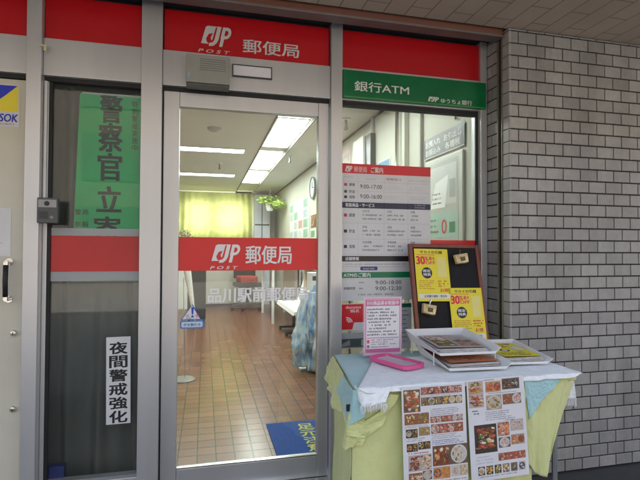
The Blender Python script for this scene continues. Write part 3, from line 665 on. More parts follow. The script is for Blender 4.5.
pm, w, h, fin = paper('cash_machine_hours_board', 'white sheet with green bar reading ATMのご案内 below the opening hours board', 'notice board', xa, onY(413,280,BY)[0], zb2, zt2, BY, (.64,.66,.66), m=GLOSSP)
def U(px): return (px-341)/(413-341)*w
def V(py): return h-(py-266.8)/(301-266.8)*h
pm.rrect(U(360),V(270.6),U(377),V(266.9),.006,(.03,.05,.22),1); pm.text('local info', U(363),V(269.7),U(374),V(267.7),(.6,.6,.7),2,.01)
pm.rect(0,V(278.2),w,V(272.3),(.01,.20,.09),1); pm.text('ATMのご案内', U(344),V(277.4),U(370),V(273.1),W,2,.018)
for i, (py, tx) in enumerate(((283,'9:00-18:00'),(289,'9:00-12:30'))):
    pm.text(tx, U(375),V(py+2),U(401),V(py-2.0),(.08,.08,.09),1,.012)
    scribble(pm, U(359),V(py+1),U(365),V(py-1.5),1,(.2,.2,.2),1)
pm.text('稼働時間', U(344),V(290),U(355),V(287.2),(.12,.12,.13),1,.014); scribble(pm, U(358),V(297),U(398),V(293),1,(.3,.3,.32),1,.5)
pm.rect(U(343),V(280),U(410),V(279.7),(.5,.5,.52),1); fin()
# red wifi sticker
a = onY(341,331,BY); c = onY(361,303.5,BY)
pm, w, h, fin = paper('wireless_sticker', 'red and white wireless service sticker at the lower left of the right window', 'sticker', a[0], c[0]+.02, a[1], c[1], BY, (.66,.67,.68), m=GLOSSP)
pm.poly([(0,h*.04),(w*.48,h*.04),(w*.55,h*.30),(w,h*.30),(w,h*.98),(0,h*.98)], RED, 1)
pm.text('docomo', w*.2,h*.82,w*.85,h*.92,W,2,.02); pm.text('Wi-Fi', w*.38,h*.66,w*.75,h*.79,W,2,.02)
for k in range(3):
    r = .010+.009*k; pts = [(w*.25+r*math.cos(R(q)), h*.28+r*math.sin(R(q))) for q in (10,35,60,85,100)] + [(w*.25+(r+.005)*math.cos(R(q)), h*.28+(r+.005)*math.sin(R(q))) for q in (100,85,60,35,10)]; pm.poly(pts, W, 2)
scribble(pm, w*.05,h*.0,w*.6,h*.03,1,(.5,.5,.5),2); fin()
a = onY(341,349,BY); c = onY(362,332,BY)
pm, w, h, fin = paper('street_photo', 'small grey photograph taped to the window below the red wireless sticker', 'photograph', a[0], c[0]+.02, a[1], c[1]-.002, BY, (.40,.41,.42), m=GLOSSP)
pm.rect(.003,h*.08,w-.003,h*.62,(.09,.10,.10),1); pm.poly([(.003,h*.3),(w*.35,h*.55),(w*.38,h*.2),(.003,h*.1)],(.28,.29,.28),2); pm.rect(w*.55,h*.2,w*.8,h*.5,(.05,.12,.07),2); pm.rect(w*.82,h*.15,w*.97,h*.55,(.35,.36,.36),2); fin()
# green-headed sheet behind the pink stand
a = onY(372,350,BY); c = onY(413,302.5,BY)
pm, w, h, fin = paper('price_list_sheet', 'white list with dark green heading between the pink notice stand and the pinboard', 'notice', a[0], c[0]-.01, a[1], c[1], BY, (.55,.57,.57))
pm.rect(0,h*.90,w,h*.985,(.01,.12,.06),1); pm.rect(0,h*.985,w,h,W,1); pm.text('料金表', w*.05,h*.912,w*.3,h*.972,W,2,.015)
for k in range(8):
    scribble(pm, w*.72,h*(.80-k*.095),w*.95,h*(.85-k*.095),1,(.15,.15,.18),1,.7); pm.rect(w*.03,h*(.775-k*.095),w*.97,h*(.779-k*.095),(.3,.32,.32),1)
    scribble(pm, w*.05,h*(.80-k*.095),w*.65,h*(.85-k*.095),1,(.25,.25,.27),1,.6)
fin()

# ------------------------------------------------------------------ pinboard leaning on the window
BX0, BX1 = 1.066, 1.486; yb, zb, yt, zt = 2.255, .716, 2.375, 1.247
tilt = math.atan2(yt-yb, zt-zb); Lh = math.hypot(yt-yb, zt-zb)
t = thing('pinboard', 'black pinboard in a reddish brown wooden frame leaning against the window', 'pinboard', (BX0, yb, zb)); t.rotation_euler = (-tilt,R(.6),0)
Wd = BX1-BX0; fw = .020
bm = bmesh.new(); bx(bm, 0, fw, -.012, .012, 0, Lh, .003); bx(bm, Wd-fw, Wd, -.012, .012, 0, Lh, .003); bx(bm, fw+.0005, Wd-fw-.0005, -.012, .012, 0, fw, .003); bx(bm, fw+.0005, Wd-fw-.0005, -.012, .012, Lh-fw, Lh, .003); mesh('frame', bm, WOOD, t)
bm = bmesh.new(); bx(bm, fw, Wd-fw, -.003, .008, fw, Lh-fw); mesh('board', bm, FELT, t)
bm0 = Matrix.Translation((BX0,yb,zb)) @ Matrix.Rotation(R(.6),4,'Y') @ Matrix.Rotation(-tilt,4,'X')
def flyer(name, label, w, h, grp=None, cloc=None, crot=None, flat=False):
    pm = PM(.0004); pm.rect(0,0,w,h,YEL,0); pm.text('サカイの引越', w*.17,h*.905,w*.83,h*.965,K,1,.03)
    pm.rect(w*.06,h*.875,w*.6,h*.89,(.7,.25,.03),1)
    pm.text('30', w*.05,h*.70,w*.29,h*.85,(.72,.02,.05),2,.05); pm.text('%', w*.30,h*.77,w*.40,h*.85,(.72,.06,.12),2,.04); pm.text('OFF', w*.31,h*.70,w*.60,h*.76,(.72,.06,.12),2,.05); pm.text('最大', w*.42,h*.78,w*.60,h*.85,(.72,.06,.12),2,.03)
    pm.disc(w*.33,h*.535,w*.155,K,1,n=20); pm.text('限定', w*.22,h*.545,w*.44,h*.60,W,2,.02); pm.text('特典', w*.22,h*.475,w*.44,h*.53,W,2,.02)
    scribble(pm, w*.07,h*.22,w*.62,h*.40,5,(.55,.22,.03),1,.6); scribble(pm, w*.64,h*.26,w*.94,h*.40,3,(.55,.06,.03),1,.7); pm.text('お得',w*.68,h*.17,w*.92,h*.24,(.65,.05,.05),1,.03)
    pm.rect(w*.04,h*.05,w*.96,h*.135,(.74,.74,.66),1); pm.text('お見積り無料・受付中', w*.2,h*.068,w*.86,h*.118,(.05,.05,.05),2,.02)
    pm.rect(w*.66,h*.45,w*.92,h*.84,(.78,.70,.22),1)
    if not flat: pm.v += [(0,.001,0),(w,.001,0),(w,.001,h),(0,.001,h)]; n = len(pm.v); pm.f += [(n-1,n-2,n-3,n-4)]; pm.c += [YEL]
    o = pm.build(name, PRINT, None); tag(o, label, 'flyer', grp); return o
FG = 'yellow removal company flyers'
A4w, A4h = .198, .285
f1 = flyer('flyer', 'yellow 30% OFF flyer pinned at the upper left of the pinboard', A4w, A4h, FG)
f1.matrix_world = bm0 @ Matrix.Translation((.022,-.0155,Lh-.028-A4h)) @ Matrix.Rotation(R(.5),4,'Y')
f2 = flyer('flyer', 'yellow 30% OFF flyer pinned at the lower right of the pinboard', A4w, A4h, FG)
f2.matrix_world = bm0 @ Matrix.Translation((.206,-.0155,.016))
# two small kraft tags
for (px, py, lab, rr) in ((460.5,258.5,'small kraft paper tag pinned at the upper right of the pinboard',-8),(427,309,'small kraft paper tag hanging by a string at the lower left of the pinboard',12)):
    x, z = onY(px, py, 2.33 if px > 440 else 2.28)
    t2 = thing('paper_tag', lab, 'tag', (x, (2.33 if px > 440 else 2.285)-.004, z-.03), 0, 'kraft tags on the pinboard'); t2.rotation_euler = (-tilt,R(rr),0)
    bm = bmesh.new(); bx(bm, -.036, .036, -.030, -.002, 0, .052, .006)
    for v in bm.verts: v.co += Vector((noise.noise(v.co*30),0,noise.noise(v.co*27+Vector((3,1,2)))))*.006
    mesh('card', bm, mat('kraft_card', (.55,.40,.17), .6, 0, 22, .3, col2=(.72,.60,.33)), t2)
    bm = bmesh.new(); bx(bm, -.012, .016, -.0318, -.0305, .012, .034); mesh('print', bm, mat('dark_tag_print',(.10,.07,.03),.6,0,60,.6), t2)
    bm = bmesh.new(); tube(bm, [(0,-.015,.05),(.006,-.010,.066),(.012,-.006,.080)], .0022 if px>440 else .005, 8); mesh('clip', bm, STEEL, t2)
# ------------------------------------------------------------------ table and cloths
TX0, TX1, TY0, TY1, TZ = .545, 1.50, 1.675, 2.235, .694
t = thing('display_table', 'folding table hidden under yellow green, blue and white cloths', 'table', (0,0,0))
bm = bmesh.new(); fs = bx(bm, TX0, TX1, TY0, TY1, TZ-.03, TZ-.004)
for v in bm.verts:
    if v.co.x < TX0+.01 and v.co.y > TY1-.01: v.co.x += .082
mesh('tabletop', bm, WHITEP, t)
for x in (TX0+.11, TX1-.05):
    for y in (TY0+.05, TY1-.05):
        bm = bmesh.new(); tube(bm, [(x,y,TZ-.03),(x,y,0)], .012, 10); mesh('leg', bm, STEEL, t)
def drape(name, top, bot, folds, amp, m, parent=None, n=140, k=46, seed=0, out=None, p=.7, tuck=0, rough=.0028):
    """cloth hanging between a polyline of hem points above and one below"""
    def samp(P, s):
        L = [0]
        for i in range(1,len(P)): L.append(L[-1]+(Vector(P[i])-Vector(P[i-1])).length)
        d = s*L[-1]
        for i in range(1,len(P)):
            if d <= L[i]+1e-9:
                f = (d-L[i-1])/max(L[i]-L[i-1],1e-9); return Vector(P[i-1]).lerp(Vector(P[i]), f)
        return Vector(P[-1])
    bm = bmesh.new(); g = []
    for i in range(n+1):
        s = i/n; a, b = samp(top,s), samp(bot,s); tang = (samp(top,min(1,s+.01))-samp(top,max(0,s-.01))); tang.z = 0
        if tang.length < 1e-6: tang = Vector((1,0,0))
        tang.normalize(); nrm = Vector((tang.y,-tang.x,0)) if out is None else Vector(out).normalized()
        row = []
        for j in range(k+1):
            q = j/k; pnt = a.lerp(b,q)
            wv = math.sin(2*math.pi*folds*s+noise.noise(Vector((s*4,q*1.4,seed)))*2.4)
            pnt += nrm*(amp*(q**p)*(wv*.6+.55+.5*noise.noise(Vector((s*5,q*2.5,seed+3))))+rough*noise.noise(Vector((s*16,q*9,seed+7))))
            row.append(bm.verts.new(pnt))
        g.append(row)
    for i in range(n):
        for j in range(k): bm.faces.new((g[i][j],g[i][j+1],g[i+1][j+1],g[i+1][j]))
    o = mesh(name, bm, m, parent, smooth=True); md = o.modifiers.new('s','SOLIDIFY'); md.thickness = .0016; return o
def sheet(name, corners, z, m, parent, nx=60, ny=40, amp=.003, seed=0):
    """flat lying cloth from four corners (x,y) in order"""
    bm = bmesh.new(); g = []
    c = [Vector((x,y,0)) for x, y in corners]
    for i in range(nx+1):
        row = []
        for j in range(ny+1):
            s, q = i/nx, j/ny; pnt = c[0].lerp(c[1],s).lerp(c[3].lerp(c[2],s),q)
            pnt.z = z+amp*max(0,noise.noise(Vector((pnt.x*9,pnt.y*12,seed))))+amp*.5*max(0,noise.noise(Vector((pnt.x*30,pnt.y*26,seed+4))))
            row.append(bm.verts.new(pnt))
        g.append(row)
    for i in range(nx):
        for j in range(ny): bm.faces.new((g[i][j],g[i+1][j],g[i+1][j+1],g[i][j+1]))
    o = mesh(name, bm, m, parent, smooth=True); md = o.modifiers.new('s','SOLIDIFY'); md.thickness = .0015; return o
# yellow green bottom cloth; the cloths lie slightly askew, their back left corner is further right
XB = TX0+.075
yc = thing('tablecloth', 'yellow green bottom tablecloth falling in folds at the left and front of the table', 'tablecloth', (0,0,0))
sheet('cloth_top', [(TX0-.005,TY0-.008),(TX1+.01,TY0-.008),(TX1+.01,TY1+.005),(XB,TY1+.005)], TZ-.001, CLY, yc, seed=1)
e = .006
drape('front_drop', [(TX0-.008,TY0-.006,TZ),(TX0+.01,TY0-.012,TZ),(1.0,TY0-.014,TZ),(1.28,TY0-.014,TZ)], [(TX0-.030,TY0-.024,.03),(TX0+.02,TY0-.036,.03),(1.0,TY0-.030,.03),(1.27,TY0-.026,.30)], 3.2, .013, CLY, yc, seed=2, p=.8, rough=.004)
drape('side_drop', [(XB+.005,TY1+.0,TZ),(TX0-.008,TY0-.004,TZ)], [(XB+.01,TY1+.0,.06),(TX0-.030,TY0-.020,.03)], 3.0, .016, CLY, yc, seed=4, out=(-1,0,0), p=.6)
# swag of yellow cloth sagging under the white corner
drape('swag', [(TX0-.016,TY0+.05,TZ-.05),(TX0-.020,TY0-.012,TZ-.075),(TX0+.03,TY0-.030,TZ-.105),(TX0+.085,TY0-.032,TZ-.075),(TX0+.125,TY0-.022,TZ-.014)],
      [(TX0-.022,TY0+.05,TZ-.10),(TX0-.034,TY0-.018,TZ-.155),(TX0+.03,TY0-.028,TZ-.165),(TX0+.10,TY0-.024,TZ-.125),(TX0+.160,TY0-.017,TZ-.02)], 1.2, .010, CLY, yc, seed=9, p=.5, rough=.002, k=40)
drape('swag', [(TX0-.020,TY0+.02,TZ-.10),(TX0-.022,TY0-.016,TZ-.120),(TX0+.045,TY0-.036,TZ-.135)],
      [(TX0-.034,TY0+.02,TZ-.19),(TX0-.044,TY0-.020,TZ-.205),(TX0+.02,TY0-.024,TZ-.190)], 1.2, .009, CLY, yc, seed=10, p=.5, rough=.002, n=60)
drape('gathered_edge', [(XB-.010,TY1-.01,TZ+.006),(TX0+.018,TY0+.22,TZ+.006),(TX0-.006,TY0+.08,TZ-.004)], [(XB-.044,TY1-.01,TZ-.09),(TX0-.018,TY0+.22,TZ-.14),(TX0-.022,TY0+.05,TZ-.10)], 4, .012, CLY, yc, seed=12, out=(-1,0,.2), p=.4, rough=.003)
bm = bmesh.new(); bx(bm, TX0-.034, TX0-.012, TY0-.004, TY0+.004, TZ-.075, TZ-.050, .002); tag(mesh('binder_clip', bm, BLACK), 'small black clip pinching the cloths at the left corner of the table', 'clip')
# right side: hanging yellow tail
def P(px, py, Y): x, z = onY(px, py, Y); return (x, Y, z)
drape('corner_tail', [P(519,381,1.652), P(545,378,1.655), P(566,373,1.66), P(575,376,1.70)],
      [P(526,462,1.64), P(536,474,1.64), P(545,476,1.645), P(548,452,1.66)], 2.3, .010, CLY, yc, seed=15, p=.5, out=(0,-1,0), n=90)
bm = bmesh.new()
lathe(bm, [(.004,-.03),(.018,-.024),(.026,0),(.02,.022),(.004,.03)], (0,0,0), 16, 'X')
for v in bm.verts: v.co = Vector((v.co.x*1.6, v.co.y, v.co.z*.8)) + Vector(P(566,376,1.69)) + Vector((0,0,-.004)) + Vector((noise.noise(v.co*40),0,noise.noise(v.co*40+Vector((9,9,9)))))*.006
mesh('corner_bulge', bm, CLY, yc, smooth=True)
# light blue cloth
bc = thing('tablecloth', 'light blue cloth laid over the back left of the table under the white runner', 'tablecloth', (0,0,0))
sheet('cloth_top', [(TX0-.004,TY0+.0),(TX1+.006,TY0+.02),(TX1+.004,TY1+.002),(XB,TY1+.002)], TZ+.005, CLB, bc, amp=.006, seed=21)
drape('left_drop', [(TX0+.012,TY0+.20,TZ+.006),(TX0-.008,TY0+.06,TZ+.006),(TX0-.010,TY0-.006,TZ+.004),(TX0+.03,TY0-.022,TZ+.004)], [(TX0-.010,TY0+.20,TZ-.05),(TX0-.030,TY0+.05,TZ-.10),(TX0-.024,TY0-.022,TZ-.12),(TX0+.030,TY0-.040,TZ-.085)], 1.5, .006, CLB, bc, seed=23, p=.6, rough=.0015, out=(-1,-.3,0), n=70)
drape('right_drop', [P(524,381,1.650), P(543,380,1.650), P(560,378,1.650)], [P(529,419,1.642), P(540,403,1.642), P(560,380,1.648)], 2, .003, CLB, bc, seed=25, p=.6, out=(0,-1,0), n=60)
# white lace runner with fringe
wc = thing('tablecloth', 'white fringed lace runner lying on top of the blue cloth', 'tablecloth', (0,0,0))
zc = TZ+.0135
sheet('cloth_top', [(TX0+.000,TY0-.028),(TX1+.03,TY0-.020),(TX1+.012,TY1-.02),(TX0+.190,TY0+.34)], zc, CLW, wc, nx=90, ny=60, amp=.006, seed=31)
drape('front_hem', [(TX0+.000,TY0-.028,zc+.001),(TX1+.03,TY0-.020,zc+.001)], [(TX0+.03,TY0-.036,zc-.016),(TX1-.02,TY0-.030,zc-.014)], 9, .004, CLW, wc, n=160, k=8, seed=33, p=.5, out=(0,-1,0), rough=.003)
drape('left_corner', [(TX0+.008,TY0+.03,zc-.002),(TX0+.002,TY0-.020,zc+.001),(TX0+.13,TY0-.034,zc+.001)], [(TX0-.004,TY0+.02,zc-.025),(TX0+.014,TY0-.052,zc-.060),(TX0+.10,TY0-.050,zc-.050)], 3, .006, CLW, wc, n=60, k=12, seed=35, p=.5, out=(-.4,-1,0))
bm = bmesh.new()
for i in range(34):
    s = i/33; a = Vector((TX0+.002+.100*s, TY0-.056-.004*math.sin(s*9), zc-.052+.006*math.sin(s*3.1))); L_ = random.uniform(.020,.034)
    tube(bm, [a, a+Vector((random.uniform(-.003,.003),-.002,-L_*.5)), a+Vector((random.uniform(-.005,.005),.001,-L_))], .0012, 5)
mesh('fringe', bm, CLW, wc)
drape('right_corner', [P(557,379,1.715), P(573,375,1.72)], [P(556,398,1.72), P(576,399,1.72)], 2, .004, CLW, wc, n=40, k=14, seed=37, out=(0,-1,0))
bm = bmesh.new()
for i in range(26):
    s = i/25; a = Vector(P(556,397,1.718)).lerp(Vector(P(576,398.5,1.718)), s)+Vector((0,-.002,0)); L_ = random.uniform(.030,.040)
    tube(bm, [a, a+Vector((random.uniform(-.002,.002),-.001,-L_*.5)), a+Vector((random.uniform(-.002,.003),0,-L_))], .0011, 5)
mesh('fringe', bm, CLW, wc)

# ---- menu posters on the front
PAL = {'mix':[(.45,.08,.04),(.55,.30,.08),(.30,.14,.05),(.60,.48,.30),(.10,.14,.04),(.62,.58,.48),(.20,.06,.03)],
       'red':[(.60,.07,.04),(.50,.12,.06),(.62,.25,.12),(.35,.04,.03),(.6,.5,.4)],
       'yel':[(.62,.40,.07),(.55,.33,.08),(.60,.52,.25),(.35,.18,.05),(.2,.15,.05)],
       'pnk':[(.58,.30,.22),(.50,.18,.12),(.62,.45,.36),(.40,.16,.10),(.6,.55,.5)],
       'org':[(.62,.20,.04),(.60,.26,.07),(.55,.16,.04)],'pal':[(.62,.42,.25),(.62,.50,.34),(.55,.34,.18)],
       'grn':[(.03,.16,.07),(.05,.2,.1)]}
BASE = {'mix':(.16,.10,.07),'red':(.50,.40,.36),'yel':(.32,.25,.14),'pnk':(.46,.38,.36),'org':(.58,.30,.14),'pal':(.58,.50,.42),'grn':(.08,.2,.1),'drk':(.05,.04,.03),'wht':(.60,.60,.62)}
def cell(pm, u0, v0, u1, v1, kind, base=None, dens=1.0):
    pm.rect(u0,v0,u1,v1,BASE[base or kind] if base != 'wht' else random.choice([(.40,.30,.22),(.20,.13,.09),(.50,.42,.36),(.30,.10,.07),(.12,.10,.09),(.48,.30,.14)]),1); w, h = u1-u0, v1-v0; pal = PAL[kind]
    k = max(1, round(w/h)) if w > h*1.3 else 1; rows_ = max(1, round(h/w)) if h > w*1.5 else 1
    cw, ch = w/k, h/rows_; pal0 = pal
    for a in range(k):
        for b in range(rows_):
            cu, cv = u0+cw*(a+.5), v0+ch*(b+.5); pr = min(cw, ch)*.47
            plate = random.choice([(.62,.60,.56),(.08,.05,.04),(.55,.50,.42),(.10,.12,.16),(.62,.60,.56),(.30,.12,.05)])
            ru, rv = min(cw*.47, pr*1.25), min(ch*.47, pr); t0 = random.uniform(0,3) if k > 1 else 0
            lay = 2+random.random()*.1
            full = random.random() < .6
            if full: ru, rv = cw*.5, ch*.5
            else: pm.disc(cu, cv, ru, plate, lay, rv, 0, 20); pm.disc(cu, cv-rv*.04, ru*.86, tuple(x*.82 for x in plate), lay+.12, rv*.84, 0, 20)
            main = random.choice(pal0); sty = random.random(); nn = int(13*dens) if min(cw,ch) > .012 else 7
            if max(w, h) > .05 and k*rows_ < 3: nn = int(26*dens)
            if full: nn = int(nn*2.2)
            for i in range(nn):
                an = random.uniform(0,6.28); q = math.sqrt(random.random())*.80; c = main if random.random() < .55 else random.choice(pal0); j = random.uniform(.7,1.25); c = tuple(min(.8,x*j) for x in c)
                r = min(ru,rv)*random.uniform(.16,.34)*(.62 if nn > 15 else 1); ry = r*(random.uniform(.35,.6) if sty < .5 else random.uniform(.7,1)); ro = t0+random.uniform(-.4,.4)
                x, y = cu+ru*q*math.cos(an), cv+rv*q*math.sin(an)
                if full: r *= 1.55; ry *= 1.45; x, y = cu+(ru-r)*random.uniform(-1,1), cv+(rv-r)*random.uniform(-1,1)
                pm.disc(x, y, r, c, lay+.2+i*.1, ry, ro, 9, .12)
                pm.disc(x+r*.15, y+ry*.25, r*.5, tuple(min(.8,x_*1.35+.05) for x_ in c), lay+.25+i*.1, ry*.3, ro, 7, .15)
def menu(name, label, X0, Z0, w, h, cells, caps, rot):
    pm = PM(.00025); pm.rect(0,0,w,h,(.68,.68,.69),0); s = .0005
    pm.v += [(0,.001,0),(w,.001,0),(w,.001,h),(0,.001,h)]; n = len(pm.v); pm.f += [(n-1,n-2,n-3,n-4)]; pm.c += [W]
    for (x0,y0,x1,y1,kind,base,d) in cells: cell(pm, x0*s, h-y1*s, x1*s, h-y0*s, kind, base, d)
    for (x0,y0,x1,y1,rw,c) in caps: scribble(pm, x0*s, h-y1*s, x1*s, h-y0*s, rw, c, 1, .62)
    o = pm.build(name, GLOSSP, None, loc=(X0,1.612,Z0), rot=rot); tag(o, label, 'menu poster', 'food photo menu posters on the table front'); return o
o5 = (0,0)
c1 = [(14,22,148,186,'mix',None,1.2),(155,12,495,66,'pnk','wht',1),(155,86,495,146,'yel','wht',1.1),(18,196,215,276,'yel','wht',.8),(226,230,496,276,'pnk','wht',1),
      (26,308,120,370,'yel','drk',1),(130,300,220,362,'yel',None,1),(230,288,496,356,'pnk','wht',1.2),(30,412,118,470,'yel','drk',.8),(122,405,220,460,'yel','drk',.9),
      (236,446,524,592,'mix',None,1.1),(40,496,226,612,'mix','pnk',1),(236,600,376,686,'org',None,1.6),(384,600,524,680,'pal',None,1.4),(40,624,148,704,'mix','wht',1),(152,616,226,680,'red','wht',1),
      (134,708,226,732,'grn',None,.6),(240,716,524,728,'red',None,.4),(160,740,520,790,'mix','wht',1)]
cp1 = [(155,68,495,82,2,(.25,.2,.25)),(230,170,496,226,4,(.28,.28,.36)),(18,280,215,300,2,(.3,.28,.3)),(230,360,496,398,3,(.35,.3,.34)),(236,402,496,440,3,(.12,.16,.34)),(30,372,215,400,2,(.3,.3,.32)),(40,474,220,492,1,(.5,.1,.12)),(236,690,520,712,1,(.3,.3,.3))]
menu('menu_poster', 'left food photo menu poster with orange dish photo, on the table front', .714, .298, .262, .407, c1, cp1, (R(-3.4),R(-.3),0))
c2 = [(12,12,140,212,'mix','pnk',1.1),(160,24,296,106,'red','wht',1),(306,12,462,96,'mix','wht',1),(160,128,296,240,'yel','wht',1),(306,130,470,210,'red','wht',1),
      (44,344,236,556,'mix','drk',1.2),(246,340,350,446,'red','wht',1.2),(360,330,476,416,'red','pnk',1.2),(250,456,352,532,'pnk','wht',1),(360,444,480,520,'red','wht',1),
      (240,572,480,628,'red','wht',.7)] + [(60+i*71,654,118+i*71,718,('mix','yel','yel','mix','yel','mix')[i],'drk' if i<3 else 'wht',.9) for i in range(6)]
cp2 = [(150,4,296,20,1,(.2,.2,.3)),(160,108,470,124,1,(.3,.3,.34)),(36,226,140,268,2,(.05,.05,.06)),(150,248,470,322,5,(.30,.28,.36)),(44,572,230,640,3,(.5,.5,.55)),(60,722,480,740,1,(.3,.3,.3)),(300,322,470,334,1,(.1,.1,.1))]
menu('menu_poster', 'right food photo menu poster with a row of six small dish photos along its bottom', .988, .335, .252, .380, c2, cp2, (R(-3.4),R(-1.3),0))

# ---- things on the table
ZC = TZ+.022
# pink framed notice stand
x0, y0 = onZ(364,356.5,ZC); 
sw, sh = .185, .278
t = thing('notice_stand', 'upright acrylic stand holding a pink bordered white notice', 'notice stand', (x0,y0,ZC), R(-2))
bm = bmesh.new(); bx(bm, -.004, sw+.004, .002, .006, 0, sh, .001); bx(bm, 0, sw, .0065, .10, 0, .004, .001); mesh('acrylic_holder', bm, ACRYL, t)
pm = PM(.0004); pm.rect(0,.004,sw,sh-.003,(.70,.50,.58),0); pm.rect(.007,.016,sw-.007,sh-.011,(.55,.14,.30),1); pm.rect(.010,.034,sw-.010,sh-.014,(.74,.73,.74),1.5)
pm.rect(.010,sh-.044,sw-.010,sh-.016,(.60,.16,.30),2); pm.text('商品券お取扱中', .045,sh-.039,sw-.014,sh-.020,W,3,.02); pm.text('■●■', .014,sh-.038,.042,sh-.022,(.7,.5,.55),3,.0)
scribble(pm, .016,.092,sw-.014,sh-.052,9,(.16,.14,.16),2,.62,.7); pm.rect(.014,.083,sw-.014,.086,(.45,.10,.22),2)
scribble(pm, .034,.050,sw-.018,.080,3,(.22,.2,.22),2,.6,.7); pm.rect(.014,.060,.026,.076,(.6,.1,.15),2); pm.rect(.014,.038,.026,.052,(.2,.2,.22),2); scribble(pm, .034,.037,sw-.018,.048,1,(.2,.2,.22),2,.6)
pm.rect(sw*.52,.050,sw*.53,.080,(.45,.10,.22),2)
pm.build('printed_card', PRINT, t)
# pink coin tray
def tray_shape(bm, w, d, h, rad, inner):
    prof = [(0,0),(0,h),(-inner,h),(-inner-.002,.006)]
    rings = []
    for off, z in prof:
        ring = []
        rr = max(.002, rad+off)
        for cx, cy, a0 in ((w/2-rad,-d/2+rad,-90),(w/2-rad,d/2-rad,0),(-w/2+rad,d/2-rad,90),(-w/2+rad,-d/2+rad,180)):
            for k in range(6): a = R(a0+k*18); ring.append(bm.verts.new((cx+rr*math.cos(a), cy+rr*math.sin(a), z)))
        rings.append(ring)
    n = len(rings[0])
    for i in range(len(rings)-1):
        for k in range(n): bm.faces.new((rings[i][k],rings[i][(k+1)%n],rings[i+1][(k+1)%n],rings[i+1][k]))
    bm.faces.new(rings[-1]); bm.faces.new(rings[0][::-1])
cx_, cy_ = onZ(396,363,ZC)
t = thing('coin_tray', 'shallow pink plastic coin tray lying before the pink notice stand', 'tray', (cx_,cy_,ZC), R(112))
bm = bmesh.new(); tray_shape(bm, .245, .125, .016, .028, .011); mesh('tray', bm, PINKP, t)
bm = bmesh.new(); bx(bm, -.098, .098, -.044, .044, .0068, .0085, .0005); mesh('insert', bm, mat('pale_pink_card',(.62,.50,.54),.5,0,20,.1), t)
# paper trays
def letter_tray(parent, ox, oy, oz, w, d, h, rz, mm=WHITEP, rise=.0):
    e_ = bpy.data.objects.new('tray', None)
    bm = bmesh.new(); T = .003
    def wall(p0, p1, p2, p3):
        vs = [bm.verts.new(p) for p in (p0,p1,p2,p3)]; bm.faces.new(vs)
    fl = .030
    # base
    wall((0,0,0),(w,0,0),(w,d,0),(0,d,0))
    # flared sides (left, right) tall at the back, sloping down to the front
    wall((0,0,0),(0,d,0),(-fl,d,h),(-fl,0,h*.45)); wall((w,0,0),(w+fl,0,h*.45),(w+fl,d,h),(w,d,0))
    wall((0,d,0),(w,d,0),(w+fl,d,h),(-fl,d,h)); wall((0,0,0),(-fl*.3,0,.010),(w+fl*.3,0,.010),(w,0,0))
    # rolled rims
    bmesh.ops.remove_doubles(bm, verts=bm.verts, dist=.0005)
    o = mesh('tray', bm, mm, parent); o.location = (ox,oy,oz); o.rotation_euler = (0,0,rz)
    md = o.modifiers.new('s','SOLIDIFY'); md.thickness = T; md.offset = 0; bv = o.modifiers.new('b','BEVEL'); bv.width = .0012; bv.segments = 2; return o
def leaflets(name, label, x, y, z, w, d, n, rz, kind, grp=None):
    bm_v = PM(.0002)
    t = thing(name, label, 'leaflets', (x,y,z), rz, grp)
    bm = bmesh.new()
    for i in range(n):
        a = R(random.uniform(-4,4)); dx, dy = random.uniform(-.006,.006), random.uniform(-.006,.006)
        fs = bx(bm, -w/2, w/2, -d/2, d/2, i*.0030, i*.0030+.0022)
        for v in {v for f in fs for v in f.verts}: v.co = Matrix.Rotation(a,3,'Z') @ v.co + Vector((dx,dy,.003*math.sin(v.co.x*18)))
    mesh('sheets', bm, mat('leaflet_edges',(.60,.58,.55),.6,0,40,.2), t)
    pm = PM(.00025); pm.rect(-w/2,-d/2,w/2,d/2,{'pnk':(.52,.44,.42),'yel':YEL,'org':(.55,.18,.08)}[kind],0)
    if kind == 'pnk':
        cell(pm, -w*.45,-d*.40,-w*.02,d*.35,'mix','wht',.9); cell(pm, w*.02,-d*.40,w*.45,d*.1,'pnk','wht',.9); scribble(pm, w*.02,d*.14,w*.45,d*.35,3,(.2,.15,.2),1); pm.text('ご案内', -w*.4,d*.38,w*.2,d*.46,(.5,.1,.15),1,.02)
    elif kind == 'yel':
        pm.text('サカイの引越', -w*.3,d*.34,w*.36,d*.42,K,1,.03); pm.text('30%OFF', -w*.42,d*.12,w*.1,d*.28,(.6,.03,.05),1,.03); pm.disc(-w*.15,-d*.08,w*.13,K,1,n=18); scribble(pm,-w*.42,-d*.44,w*.4,-d*.22,4,(.1,.1,.08),1,.7); scribble(pm,w*.12,-d*.2,w*.42,d*.25,6,(.2,.15,.05),1,.6); pm.rect(w*.15,-d*.1,w*.42,d*.2,(.7,.68,.5),2); pm.disc(-w*.15,-d*.08,w*.08,W,2,n=14)
    else:
        scribble(pm,-w*.42,-d*.4,w*.4,d*.4,8,(.6,.5,.4),1,.6)
    o = pm.build('printed_face', PRINT, t, loc=(0,0,n*.003+.0065), rot=(R(-90),0,0)); return t
